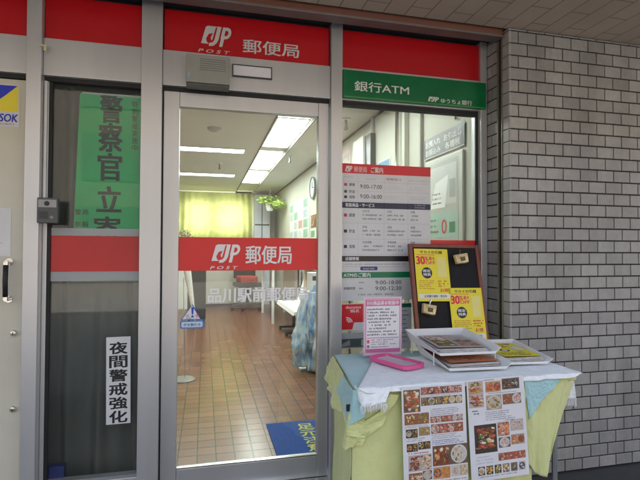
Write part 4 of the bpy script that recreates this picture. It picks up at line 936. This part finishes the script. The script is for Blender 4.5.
# left pair of stacked trays
t = thing('stacked_letter_trays', 'two white letter trays stacked at the middle of the table', 'letter trays', (.945,1.755,ZC), R(-4))
letter_tray(t, .035, .005, .004, .248, .320, .058, 0)
letter_tray(t, .012, .045, .058, .250, .320, .058, R(2))
for (x,y) in ((-.006,.34),(.286,.34),(.004,.10),(.288,.10)): box('support_post', x-.0022, x+.0022, y-.0022, y+.0022, .004, .062, WHITEP, t, .0006)
LG_ = 'leaflet piles in the white letter trays'
leaflets('leaflet_pile', 'greyish pink leaflets in the upper white letter tray', 1.098, 1.965, ZC+.062, .215, .285, 5, R(-8), 'pnk', LG_)
leaflets('leaflet_pile', 'orange red leaflets in the lower white letter tray', 1.115, 1.925, ZC+.008, .225, .285, 5, R(-2), 'org', LG_)
t = thing('letter_tray', 'single white letter tray at the right end of the table', 'letter tray', (1.262,1.800,ZC), R(-6))
letter_tray(t, .010, .0, .004, .190, .320, .046, 0)
leaflets('leaflet_pile', 'yellow flyers lying in the single white letter tray at the right', 1.386, 1.952, ZC+.010, .175, .29, 6, R(-8), 'yel', LG_)

# ------------------------------------------------------------------ interior
# lamps
def lamp(label, x0, x1, y0, y1, z, grp='lit ceiling lamps inside the post office'):
    t = thing('ceiling_lamp', label, 'ceiling lamp', ((x0+x1)/2,(y0+y1)/2,z), 0, grp); w, d = (x1-x0)/2, (y1-y0)/2
    bm = bmesh.new(); bx(bm, -w, w, -d, d, 0, .006, .001); mesh('diffuser', bm, LAMPM, t)
    bm = bmesh.new(); bx(bm, -w-.012, -w-.0005, -d-.012, d+.012, -.002, .010); bx(bm, w+.0005, w+.012, -d-.012, d+.012, -.002, .010); bx(bm, -w, w, -d-.012, -d-.0005, -.002, .010); bx(bm, -w, w, d+.0005, d+.012, -.002, .010); mesh('frame', bm, WHITEP, t)
for i, (a, b_) in enumerate(((4.62,5.95),(6.3,7.68),(7.95,9.3),(2.95,4.27))):
    lamp(('nearest square lit panel of the recessed ceiling lamp row','middle lit panel of the recessed ceiling lamp row','farthest lit panel of the recessed ceiling lamp row','lit recessed panel just inside the door, above the transom')[i], CH0+.03, CH1-.03, a, b_, 2.520)
lamp('nearer crosswise strip lamp on the left ceiling', -1.0, .48, 6.1, 6.32, 2.492); lamp('farther crosswise strip lamp on the left ceiling', -1.0, .48, 8.2, 8.42, 2.492)
lamp('crosswise strip lamp in the left corner of the ceiling behind the curtain', -2.4, -1.0, 4.1, 4.32, 2.492)
# detectors / sprinklers
x, y = onZ(214.5,128,2.5); bm = bmesh.new(); lathe(bm, [(.075,0),(.07,-.018),(.045,-.035),(.02,-.042)], (0,0,0), 24); tag(mesh('smoke_detector', bm, mat('detector_grey',(.45,.45,.42),.5,0,10,.05), loc=(x,y,2.499)), 'round smoke detector on the ceiling behind the door glass', 'detector')
for (px, py, lab, s_) in ((219.5,165,'small sprinkler head between the two crosswise strip lamps',1.0),(290,158,'small sprinkler head right of the lamp row',1.0),(346,121,'large pale nozzle hanging from the ceiling seen through the right window',1.15)):
    x, y = onZ(px, py-2, 2.5)
    t = thing('sprinkler_head', lab, 'sprinkler', (x,y,2.5), 0, 'sprinkler heads')
    bm = bmesh.new(); lathe(bm, [(.045*s_,-.001),(.045*s_,-.008),(.018*s_,-.012)], (0,0,0), 20); mesh('escutcheon', bm, WHITEP, t)
    bm = bmesh.new(); lathe(bm, [(.012*s_,-.0125),(.012*s_,-.06*s_),(.020*s_,-.09*s_),(.006*s_,-.10*s_)], (0,0,0), 14); mesh('nozzle', bm, mat('grey_metal',(.35,.35,.33),.4,.6), t)
# back windows + sheer curtains
t = thing('back_window', 'bright window at the back of the room, covered by the yellow green sheer curtain', 'window', (0,10.88,1.3))
for a, b_ in ((-1.9,-.95),(-.42,.10),(.27,.86)): box('pane', a, b_, -.02, 0, .28, .95, WINDOWLIT, t, 0)
curtain('sheer_curtain', -2.55, 1.03, 10.72, 1.12, 2.47, 26, .025, SHEER, 'backlit yellow green sheer curtain across the back wall', 'curtain', nx=320, nz=20, seed=4)
# pale locker right of curtain
t = thing('locker', 'pale bluish white locker in the far right corner of the room', 'locker', (1.22,10.6,0))
bm = bmesh.new(); bx(bm, -.17, .17, -.2, .25, .0, 2.42, .004); mesh('cabinet', bm, mat('bluish_white_steel',(.62,.65,.74),.4,0,4,.04), t)
bm = bmesh.new(); bx(bm, -.014, .004, -.206, -.2005, .05, 2.4); bx(bm, -.16, .16, -.206, -.2005, 1.74, 1.77); mesh('door_gap', bm, MATS['dark_trim'], t)
# counter at back
t = thing('service_counter', 'white service counter across the back of the room', 'counter', (.55,10.2,0))
bm = bmesh.new(); bx(bm, -.66, .66, 0, .35, .06, .98, .004); mesh('front', bm, mat('beige_white_laminate',(.52,.50,.44),.5,0,6,.05), t)
bm = bmesh.new(); bx(bm, -.68, .68, -.04, .36, .981, 1.02, .004); mesh('counter_top', bm, mat('beige_laminate',(.55,.48,.36),.4,0,8,.08), t)
bm = bmesh.new(); bx(bm, -.66, .66, .02, .34, .0, .059); mesh('plinth', bm, DARKM, t)
bm = bmesh.new()
for k in range(14): bx(bm, -.62+k*.095, -.616+k*.095, -.003, -.0005, .07, .97)
mesh('groove', bm, mat('soft_grey_line',(.5,.5,.48),.6), t)
# flowers on counter seen above band
x, z = onY(186,234,9.9); t = thing('flower_pot', 'potted pink and white flowers at the left in front of the sheer curtain', 'plant', (-.42,10.05,0))
bm = bmesh.new(); bx(bm, -.16, .16, -.15, .15, 0, 1.06, .005); mesh('stand', bm, WHITEW, t)
bm = bmesh.new(); lathe(bm, [(.07,1.061),(.10,1.22),(.095,1.22)], (0,0,0), 16); mesh('pot', bm, mat('clay_pot',(.5,.3,.2),.6,0,10,.1), t)
def leafcloud(bm, c, rad, n, size):
    for i in range(n):
        d = Vector((random.gauss(0,1),random.gauss(0,1),random.gauss(0,1))).normalized()*random.uniform(.3,1); p = Vector(c)+Vector((d.x*rad[0],d.y*rad[1],d.z*rad[2]))
        a = Vector((random.uniform(-1,1),random.uniform(-1,1),random.uniform(-1,1))).normalized(); b = a.orthogonal().normalized(); s = size*random.uniform(.6,1.3)
        bm.faces.new([bm.verts.new(q) for q in (p-a*s, p+b*s*.4, p+a*s, p-b*s*.4)])
bm = bmesh.new(); leafcloud(bm, (0,0,1.42), (.17,.14,.17), 160, .035); mesh('leaves', bm, mat('pale_leaves',(.35,.45,.12),.6,0,5,.3), t)
bm = bmesh.new(); leafcloud(bm, (.02,-.05,1.47), (.19,.12,.16), 110, .032); mesh('petals', bm, mat('petals',(.75,.40,.35),.6,col2=(.75,.72,.70),nscale=14), t)
# dark partition + white sheet at left
t = thing('partition', 'dark standing partition panel with grey top rail at the left of the room', 'partition', (-.12,8.2,0))
bm = bmesh.new(); bx(bm, -.16, .14, -.02, .02, .03, 1.06, .004); mesh('panel', bm, DARKM, t)
bm = bmesh.new(); bx(bm, -.30, .17, -.05, .05, 1.061, 1.20, .01); mesh('top_rail', bm, mat('mid_grey_fabric',(.22,.22,.22),.8,0,14,.1), t)
bm = bmesh.new(); bx(bm, -.15, -.11, -.16, .16, 0, .0295, .003); bx(bm, .09, .13, -.16, .16, 0, .0295, .003); mesh('foot', bm, DARKM, t)
bm = bmesh.new(); g = []
t = thing('umbrella', 'folded white umbrella leaning beside the dark partition', 'umbrella', (-.30,7.6,0))
bm = bmesh.new(); tube(bm, [(.16,.05,.05),(.10,.03,.45),(.02,0,.98)], .012, 14, .062); mesh('canopy', bm, mat('white_umbrella_cloth',(.68,.68,.64),.7,0,20,.12), t)
bm = bmesh.new(); tube(bm, [(.02,0,.981),(.0,-.01,1.15)], .012, 8); mesh('handle', bm, WHITEP, t)
# belt post
x, y = onZ(182.5,380,0); t = thing('queue_post', 'slim grey queue post with oval base just inside the door', 'post', (x,y,0))
bm = bmesh.new(); lathe(bm, [(.115,0),(.115,.008),(.10,.016),(.03,.022)], (0,0,0), 28); mesh('base', bm, mat('speckled_grey',(.25,.24,.21),.4,.2,60,.15), t)
bm = bmesh.new(); tube(bm, [(.02,0,.022),(0,0,.95)], .006, 8); mesh('pole', bm, STEEL, t)
# chair by the counter
t = thing('office_chair', 'black chair with a red cushion in front of the white counter', 'chair', (.84,9.6,0), R(12))
bm = bmesh.new(); bx(bm, -.25, .25, -.23, .23, .46, .55, .02); mesh('seat', bm, DARKM, t)
bm = bmesh.new(); bx(bm, -.23, .23, .19, .25, .62, 1.0, .02); mesh('backrest', bm, DARKM, t)
bm = bmesh.new(); bx(bm, -.20, .16, -.18, .16, .551, .68, .03); mesh('cushion', bm, mat('red_cushion',(.42,.06,.05),.8,0,10,.1), t)
bm = bmesh.new(); tube(bm, [(0,0,.46),(0,0,.12)], .03, 10); mesh('gas_lift', bm, DARKM, t)
for k in range(5):
    a = 2*math.pi*k/5+.3; bm = bmesh.new(); tube(bm, [(0,0,.12),(.30*math.cos(a),.30*math.sin(a),.075)], .022, 8); lathe(bm, [(.03,-.02),(.03,.02)], (.30*math.cos(a),.30*math.sin(a),.031), 12, 'Y'); mesh('leg', bm, mat('reddish_dark_leg',(.07,.03,.025),.4,.2), t)
# writing table + bench on the right side
t = thing('writing_table', 'white writing table with slim legs along the right wall', 'table', (1.28,8.35,0))
bm = bmesh.new(); bx(bm, -.24, .26, -.75, .75, .90, .94, .005); mesh('tabletop', bm, WHITEW, t)
for (x, y) in ((-.2,-.7),(-.2,.7),(.22,-.7),(.22,.7)):
    bm = bmesh.new(); bx(bm, x-.02, x+.02, y-.02, y+.02, 0, .899, .004); mesh('leg', bm, WHITEW, t)
bm = bmesh.new(); bx(bm, .20, .25, -.72, .72, .30, .89, .004); mesh('back_panel', bm, WHITEW, t)
t = thing('waiting_bench', 'white moulded waiting bench with dark feet along the right wall', 'bench', (1.30,6.55,0))
bm = bmesh.new(); N2 = 12
prof = [(-.22,.38),(-.20,.43),(-.05,.42),(.06,.42),(.14,.48),(.20,.66),(.235,.80),(.22,.80),(.18,.66),(.12,.46),(.05,.395),(-.18,.395)]
lo = [bm.verts.new((x,-.72,z)) for x, z in prof]; hi = [bm.verts.new((x,.72,z)) for x, z in prof]
for i in range(len(prof)): bm.faces.new((lo[i],lo[(i+1)%len(prof)],hi[(i+1)%len(prof)],hi[i]))
bm.faces.new(lo[::-1]); bm.faces.new(hi); mesh('seat', bm, WHITEW, t)
for y in (-.55,0,.55):
    bm = bmesh.new(); bx(bm, -.20, .22, y-.03, y+.03, .03, .055, .004); bx(bm, .0, .04, y-.025, y+.025, .056, .394, .004); bx(bm, -.2,-.17, y-.03, y+.03, 0, .03); bx(bm, .19,.22, y-.03, y+.03, 0, .03); mesh('foot', bm, DARKM, t)
# shelf
t = thing('leaflet_shelf', 'beige open leaflet shelf against the right wall behind the blue bags', 'shelf', (1.36,5.35,0))
be = mat('beige_shelf',(.62,.54,.40),.5,0,10,.06)
bm = bmesh.new(); bx(bm, -.18, .19, -.35, -.33, 0, 1.30, .003); mesh('side_panel', bm, be, t); bm = bmesh.new(); bx(bm, -.18, .19, .33, .35, 0, 1.30, .003); mesh('side_panel', bm, be, t)
for z in (.1,.42,.70,.98,1.28):
    bm = bmesh.new(); bx(bm, -.18, .19, -.329, .329, z, z+.02, .002); mesh('shelf', bm, be, t)
bm = bmesh.new(); bx(bm, .17, .19, -.329, .329, .0, 1.29); mesh('back_panel', bm, WHITEW, t)
for k, z in enumerate((.72,1.0,.44)):
    bm = bmesh.new(); 
    for q in range(6): bx(bm, -.14+.0*q, .10, -.30+q*.10, -.30+q*.10+.075, z+.001, z+random.uniform(.08,.20))
    tag(mesh('brochure_row', bm, mat('brochures',(.55,.55,.50),.5,0,9,.2,col2=(.45,.30,.22))), 'row of brochures on the '+('second','top','lower')[k]+' open level of the beige shelf', 'brochures', 'brochure rows on the shelf').location = (1.36,5.35,0)
# umbrella bag stand with plastic bags
bxx, byy = 1.06, 4.75
t = thing('umbrella_bag_stand', 'white stand with hanging blue and clear plastic umbrella bags inside the door', 'bag stand', (bxx,byy,0))
bm = bmesh.new(); bx(bm, -.12, .14, -.10, .10, 0, .02, .004); bx(bm, .0, .04, -.02, .02, .021, .80, .003); mesh('post', bm, WHITEP, t)
bm = bmesh.new(); bx(bm, -.02, .12, -.09, .09, .80, .98, .006); mesh('head', bm, WHITEP, t)
bm = bmesh.new(); bx(bm, .0, .09, -.0915, -.0905, .90, .945); mesh('label', bm, BLACK, t)
def bag(bm, c, r, z0, z1, seed, lean=0):
    nz, ns = 40, 44; rings = []
    for j in range(nz+1):
        q = j/nz; z = z0+(z1-z0)*q; env = (.35+.65*math.sin(math.pi*min(1,.12+q*.80))**.6)*(1-.35*q) ; ring = []
        for k in range(ns):
            a = 2*math.pi*k/ns; nn = noise.noise(Vector((math.cos(a)*1.6,math.sin(a)*1.6,q*4+seed)))*.45+noise.noise(Vector((math.cos(a)*5,math.sin(a)*5,q*9+seed)))*.28
            rr = r*env*(1+nn+.10*math.sin(a*9+seed+q*6)); ring.append(bm.verts.new((c[0]+lean*(q-.5)+rr*math.cos(a), c[1]+rr*.8*math.sin(a), z)))
        rings.append(ring)
    for j in range(nz):
        for k in range(ns): bm.faces.new((rings[j][k],rings[j][(k+1)%ns],rings[j+1][(k+1)%ns],rings[j+1][k]))
    bm.faces.new(rings[0][::-1]); bm.faces.new(rings[-1])
for (dx, dy, r, z0, z1, sd_, ln) in ((-.10,-.13,.11,.06,.78,1.3,.05),(.05,-.16,.15,.02,.86,5.1,.03),(-.03,-.24,.07,.30,.80,8.8,.0),(.15,-.05,.11,.10,.84,3.3,-.03)):
    bm = bmesh.new(); bag(bm, (dx,dy,0), r, z0, z1, sd_, ln); mesh('plastic_bag', bm, BAGM, t, smooth=True)
# mat
mx0, my1 = onZ(266,424,.006); mx1 = .86; my0 = 2.62
t = thing('door_mat', 'blue door mat with yellow lettering just inside the sliding door', 'door mat', (mx0,my0,.001))
bm = bmesh.new(); bx(bm, 0, mx1-mx0, 0, my1-my0, 0, .007, .002); mesh('pile', bm, mat('blue_mat',(.015,.06,.26),.9,0,60,.2,.4,300), t)
pm = PM(.0004)
for i, ch in enumerate('足元注意'):
    pm.text(ch, .20, .50-i*.115, .31, .60-i*.115, (.50,.48,.03), 1, .02)
pm.text('POST', .34,.02,.42,.05,(.5,.48,.03),1,.01)
pm.build('lettering', PRINT, t, loc=(0,0,.0075), rot=(R(-90),0,0))
# right wall things seen through the door
WR = R(90)   # prints on the right wall: local x runs towards the camera
def wallprint(px0, px1, pyt0, pyb0, pyt1=None):
    """far px0 / near px1 columns; top at far column, bottom at far column -> (y far, y near, z0, z1)"""
    yf, zt_ = onX(px0, pyt0, XR); _, zb_ = onX(px0, pyb0, XR); yn, _ = onX(px1, pyt0, XR); return yf, yn, zb_, zt_
ROTW = (0,0,R(-90))
# clock
y, z = onX(314,188,XR); t = thing('wall_clock', 'round grey rimmed clock high on the right wall', 'clock', (XR-.002,y,z))
bm = bmesh.new(); lathe(bm, [(.165,0),(.17,-.03),(.155,-.035),(.15,-.02)], (0,0,0), 32, 'X'); mesh('rim', bm, mat('clock_rim',(.16,.17,.17),.4), t)
bm = bmesh.new(); lathe(bm, [(.148,-.021),(.147,-.024)], (0,0,0), 32, 'X'); mesh('dial', bm, mat('clock_dial',(.5,.55,.56),.5), t)
bm = bmesh.new(); bx(bm, -.030,-.027,-.006,.006,0,.09); bx(bm, -.030,-.027,-.10,0,-.004,.005); mesh('hands', bm, BLACK, t)
# notice grid
yf, yn, z0, z1 = wallprint(290,309,212,243)
z1 = onX(309,195,XR)[1]; z0 = onX(309,238,XR)[1]
pm = PM(.001); w = yf-yn; h = z1-z0
pm.rect(0,0,w,h,(.70,.72,.68),0)
for i in range(4):
    for j in range(4): 
        if random.random() < .85:
            c = random.choice([(.6,.62,.6),(.35,.55,.42),(.65,.35,.35),(.72,.72,.70),(.5,.6,.66)]); pm.rect(w*(i*.245+.02),h*(j*.245+.02),w*(i*.245+.225),h*(j*.245+.225),c,1); scribble(pm, w*(i*.245+.03),h*(j*.245+.03),w*(i*.245+.21),h*(j*.245+.2),5,(.2,.25,.22),2,.5)
tag(pm.build('notice_grid', PRINT, None, loc=(XR-.004,yf,z0), rot=ROTW), 'grid of small printed notices on the right wall below the clock', 'notice board')
yf = onX(311,205,XR)[0]; yn = onX(318,205,XR)[0]; z1 = onX(312,214,XR)[1]; z0 = onX(312,240,XR)[1]
pm = PM(.001); w = yf-yn; h = z1-z0; pm.rect(0,0,w,h,(.66,.68,.64),0)
cell(pm, w*.05,h*.45,w*.95,h*.95,'mix','wht',1); pm.rect(w*.05,h*.1,w*.6,h*.35,(.15,.35,.2),1)
tag(pm.build('wall_poster', PRINT, None, loc=(XR-.004,yf,z0), rot=ROTW), 'tall poster on the right wall between the notice grid and the door edge', 'poster')
# hanging plant at far right
t = thing('hanging_plant', 'trailing green plant hanging in the far right corner', 'plant', (1.28,9.6,1.9))
bm = bmesh.new(); leafcloud(bm, (0,0,.32), (.28,.3,.10), 260, .05); leafcloud(bm, (.15,-.2,.22), (.18,.3,.09), 160, .05); mesh('leaves', bm, mat('bright_leaves',(.38,.52,.10),.6,0,4,.3), t)
bm = bmesh.new(); lathe(bm, [(.06,.1),(.10,.26),(.095,.26)], (0,0,0), 16); mesh('pot', bm, WHITEP, t); bm = bmesh.new(); tube(bm, [(0,0,.26),(0,0,.59)], .004, 6); mesh('cord', bm, WHITEP, t)
# cabinet + pink poster on right wall seen in right window
ya = onX(353,150,1.50)[0]; yb_ = onX(363,150,1.50)[0]
t = thing('wall_cabinet', 'white wall cabinet seen above the hours board through the right window', 'cabinet', (1.50,yb_,1.72))
zt_ = onX(358,139,1.50)[1]
bm = bmesh.new(); bx(bm, 0, .07, 0, ya-yb_, 0, zt_-1.72, .004); mesh('body', bm, WHITEW, t)
bm = bmesh.new(); bx(bm, .02, .07, -.16, -.001, 0, zt_-1.73, .004); mesh('dark_side', bm, mat('dark_opening',(.05,.05,.05),.3), t)  # dark block painted in for the cabinet's open side
yf = onX(341,155,XR)[0]; yn = onX(351,155,XR)[0]; z1 = onX(345,149,XR)[1]
pm = PM(.001); w = yf-yn; pm.rect(0,0,w,.5,(.62,.50,.47),0); cell(pm, w*.1,.05,w*.9,.42,'pnk','pnk',1)
tag(pm.build('pink_poster', PRINT, None, loc=(XR-.004,yf,z1-.5), rot=ROTW), 'pinkish poster on the right wall left of the white wall cabinet', 'poster')
# chrome post
y = onX(397,120,1.54)[0]; bm = bmesh.new(); tube(bm, [(1.54,y,0),(1.54,y,2.49)], .016, 14); tag(mesh('wall_pipe', bm, STEEL, smooth=True), 'vertical chrome pipe on the right wall behind the glass', 'pipe')
bm = bmesh.new(); bx(bm, 1.535, 1.573, y-.16, y-.11, .0, 2.49, .004); tag(mesh('wall_rib', bm, WALLM), 'cream vertical rib on the right wall beside the chrome pipe', 'trim')
for k, (dy, wd, lab) in enumerate(((.62,.05,'narrow cream rib on the right wall between the cabinet and the pipe'),(-.42,.03,'slim cream rib on the right wall just left of the cash machine sign'))):
    bm = bmesh.new(); bx(bm, 1.548, 1.573, y+dy, y+dy+wd, .0, 2.49, .004); tag(mesh('wall_rib', bm, mat('pale_grey_rib',(.40,.40,.36),.5,0,6,.06)), lab, 'trim')
pm = PM(.001); pm.rect(0,0,.30,.42,(.60,.60,.58),0); pm.rect(.02,.34,.28,.40,(.10,.25,.40),1); scribble(pm,.02,.03,.28,.31,9,(.2,.2,.2),1,.6)
tag(pm.build('wall_notice', PRINT, None, loc=(XR-.004,y+.52,1.62), rot=ROTW), 'white notice with blue heading on the right wall left of the chrome pipe', 'notice')
bm = bmesh.new(); tube(bm, [(XR-.012,y-.2,2.44),(XR-.012,y-.9,2.44),(XR-.012,y-.9,2.06)], .008, 8); tag(mesh('wall_cable', bm, mat('grey_cable',(.25,.25,.24),.5,0,8,.1)), 'thin grey cable running along the top of the right wall to the cash machine sign', 'cable')
# cash machine sign
yf, z1 = onX(425.5,141,XR); yn = onX(466,124.8,XR)[0]; z0 = onX(426,161,XR)[1]
pm = PM(.001); w = yf-yn; h = z1-z0; pm.rect(0,0,w,h,(.11,.12,.125),0); pm.rect(.0,.0,w,.006,(.6,.6,.6),1)
pm.text('お預入れ', w*.05,h*.54,w*.44,h*.84,W,1,.018); pm.text('お引出し', w*.53,h*.54,w*.93,h*.84,W,1,.018); pm.text('お振込み', w*.05,h*.14,w*.44,h*.44,W,1,.018); pm.text('各種税', w*.56,h*.14,w*.90,h*.44,W,1,.018)
tag(pm.build('cash_machine_sign', GLOSSP, None, loc=(XR-.01,yf,z0), rot=ROTW), 'grey wall sign with white characters お預入れ お引出し above the cash machine', 'sign')
# cash machine
yf = onX(430,200,XR)[0]; yn = onX(461,200,XR)[0]; z1 = onX(430,167,XR)[1]
t = thing('cash_machine', 'grey cash machine face set in the right wall behind the hours board', 'cash machine', (XR-.02,yf,0), R(-90)); w = yf-yn
bm = bmesh.new(); bx(bm, -.03, w+.05, .001, .018, .70, z1+.03, .003); mesh('surround', bm, mat('silver_grey_panel',(.50,.50,.46),.4,.3,5,.05), t)
pm = PM(.001); pm.rect(0,.75,w,z1,(.42,.44,.41),0); pm.rect(w*.04,1.52,w*.96,z1-.03,(.55,.56,.53),1); pm.poly([(w*.12,1.50),(w*.62,1.50),(w*.72,z1-.10),(w*.30,z1-.14)],(.80,.80,.80),2)
scribble(pm, w*.2,1.52,w*.5,z1-.2,3,(.3,.3,.3),3,.5); pm.rect(w*.75,1.56,w*.92,1.68,(.35,.36,.35),2)
pm.rect(0,1.30,w,1.47,(.35,.50,.44),1); pm.text('0', w*.50,1.325,w*.66,1.42,(.6,.03,.03),2,.015); scribble(pm, w*.05,1.32,w*.4,1.44,3,(.1,.2,.15),2,.5); pm.rect(w*.74,1.33,w*.92,1.40,(.02,.2,.08),2)
pm.rect(0,1.05,w,1.28,(.27,.31,.29),1); pm.build('face_panel', GLOSSP, t)
pm = None
# wall lamp box yellow
yf, z = onX(427,110,XR); yn = onX(446,104,XR)[0]
bm = bmesh.new(); bx(bm, XR-.10, XR-.002, yn, yf, 2.30, 2.345, .005); tag(mesh('wall_lamp', bm, mat('cream_lamp_box',(.55,.48,.24),.5,0,8,.06)), 'small cream wall lamp box above the grey cash machine sign', 'lamp')

# ------------------------------------------------------------------ light
w_ = bpy.data.worlds.new('World'); scn.world = w_; w_.use_nodes = True; nt = w_.node_tree
bg = nt.nodes['Background']; sky = nt.nodes.new('ShaderNodeTexSky'); sky.sky_type = 'NISHITA'; sky.sun_disc = False; sky.dust_density = 5; sky.ozone_density = .3; sky.air_density = .75
SE, SA = R(48), R(20)      # sun high behind the building: the front is in open shade
sky.sun_elevation = SE; sky.sun_rotation = SA; wb = nt.nodes.new('ShaderNodeVectorMath'); wb.operation = 'MULTIPLY'; wb.inputs[1].default_value = (1.04,.97,.86)
nt.links.new(sky.outputs['Color'], wb.inputs[0]); nt.links.new(wb.outputs['Vector'], bg.inputs['Color']); bg.inputs['Strength'].default_value = .15
sl = bpy.data.lights.new('sun','SUN'); sl.energy = 4.5; sl.angle = R(.5); sl.color = (1,.95,.88); so = bpy.data.objects.new('sun', sl); COL.objects.link(so)
d = Vector((math.sin(SA)*math.cos(SE), math.cos(SA)*math.cos(SE), math.sin(SE)))   # direction towards the sun
so.rotation_euler = d.to_track_quat('Z','Y').to_euler(); so.location = (0,0,20)
scn.render.engine = 'CYCLES'
scn.view_settings.view_transform = 'Standard'; scn.view_settings.look = 'None'; scn.view_settings.gamma = 1; scn.view_settings.use_curve_mapping = False
scn.view_settings.exposure = 2.7
try: scn.cycles.max_bounces = 10; scn.cycles.transparent_max_bounces = 16
except Exception: pass
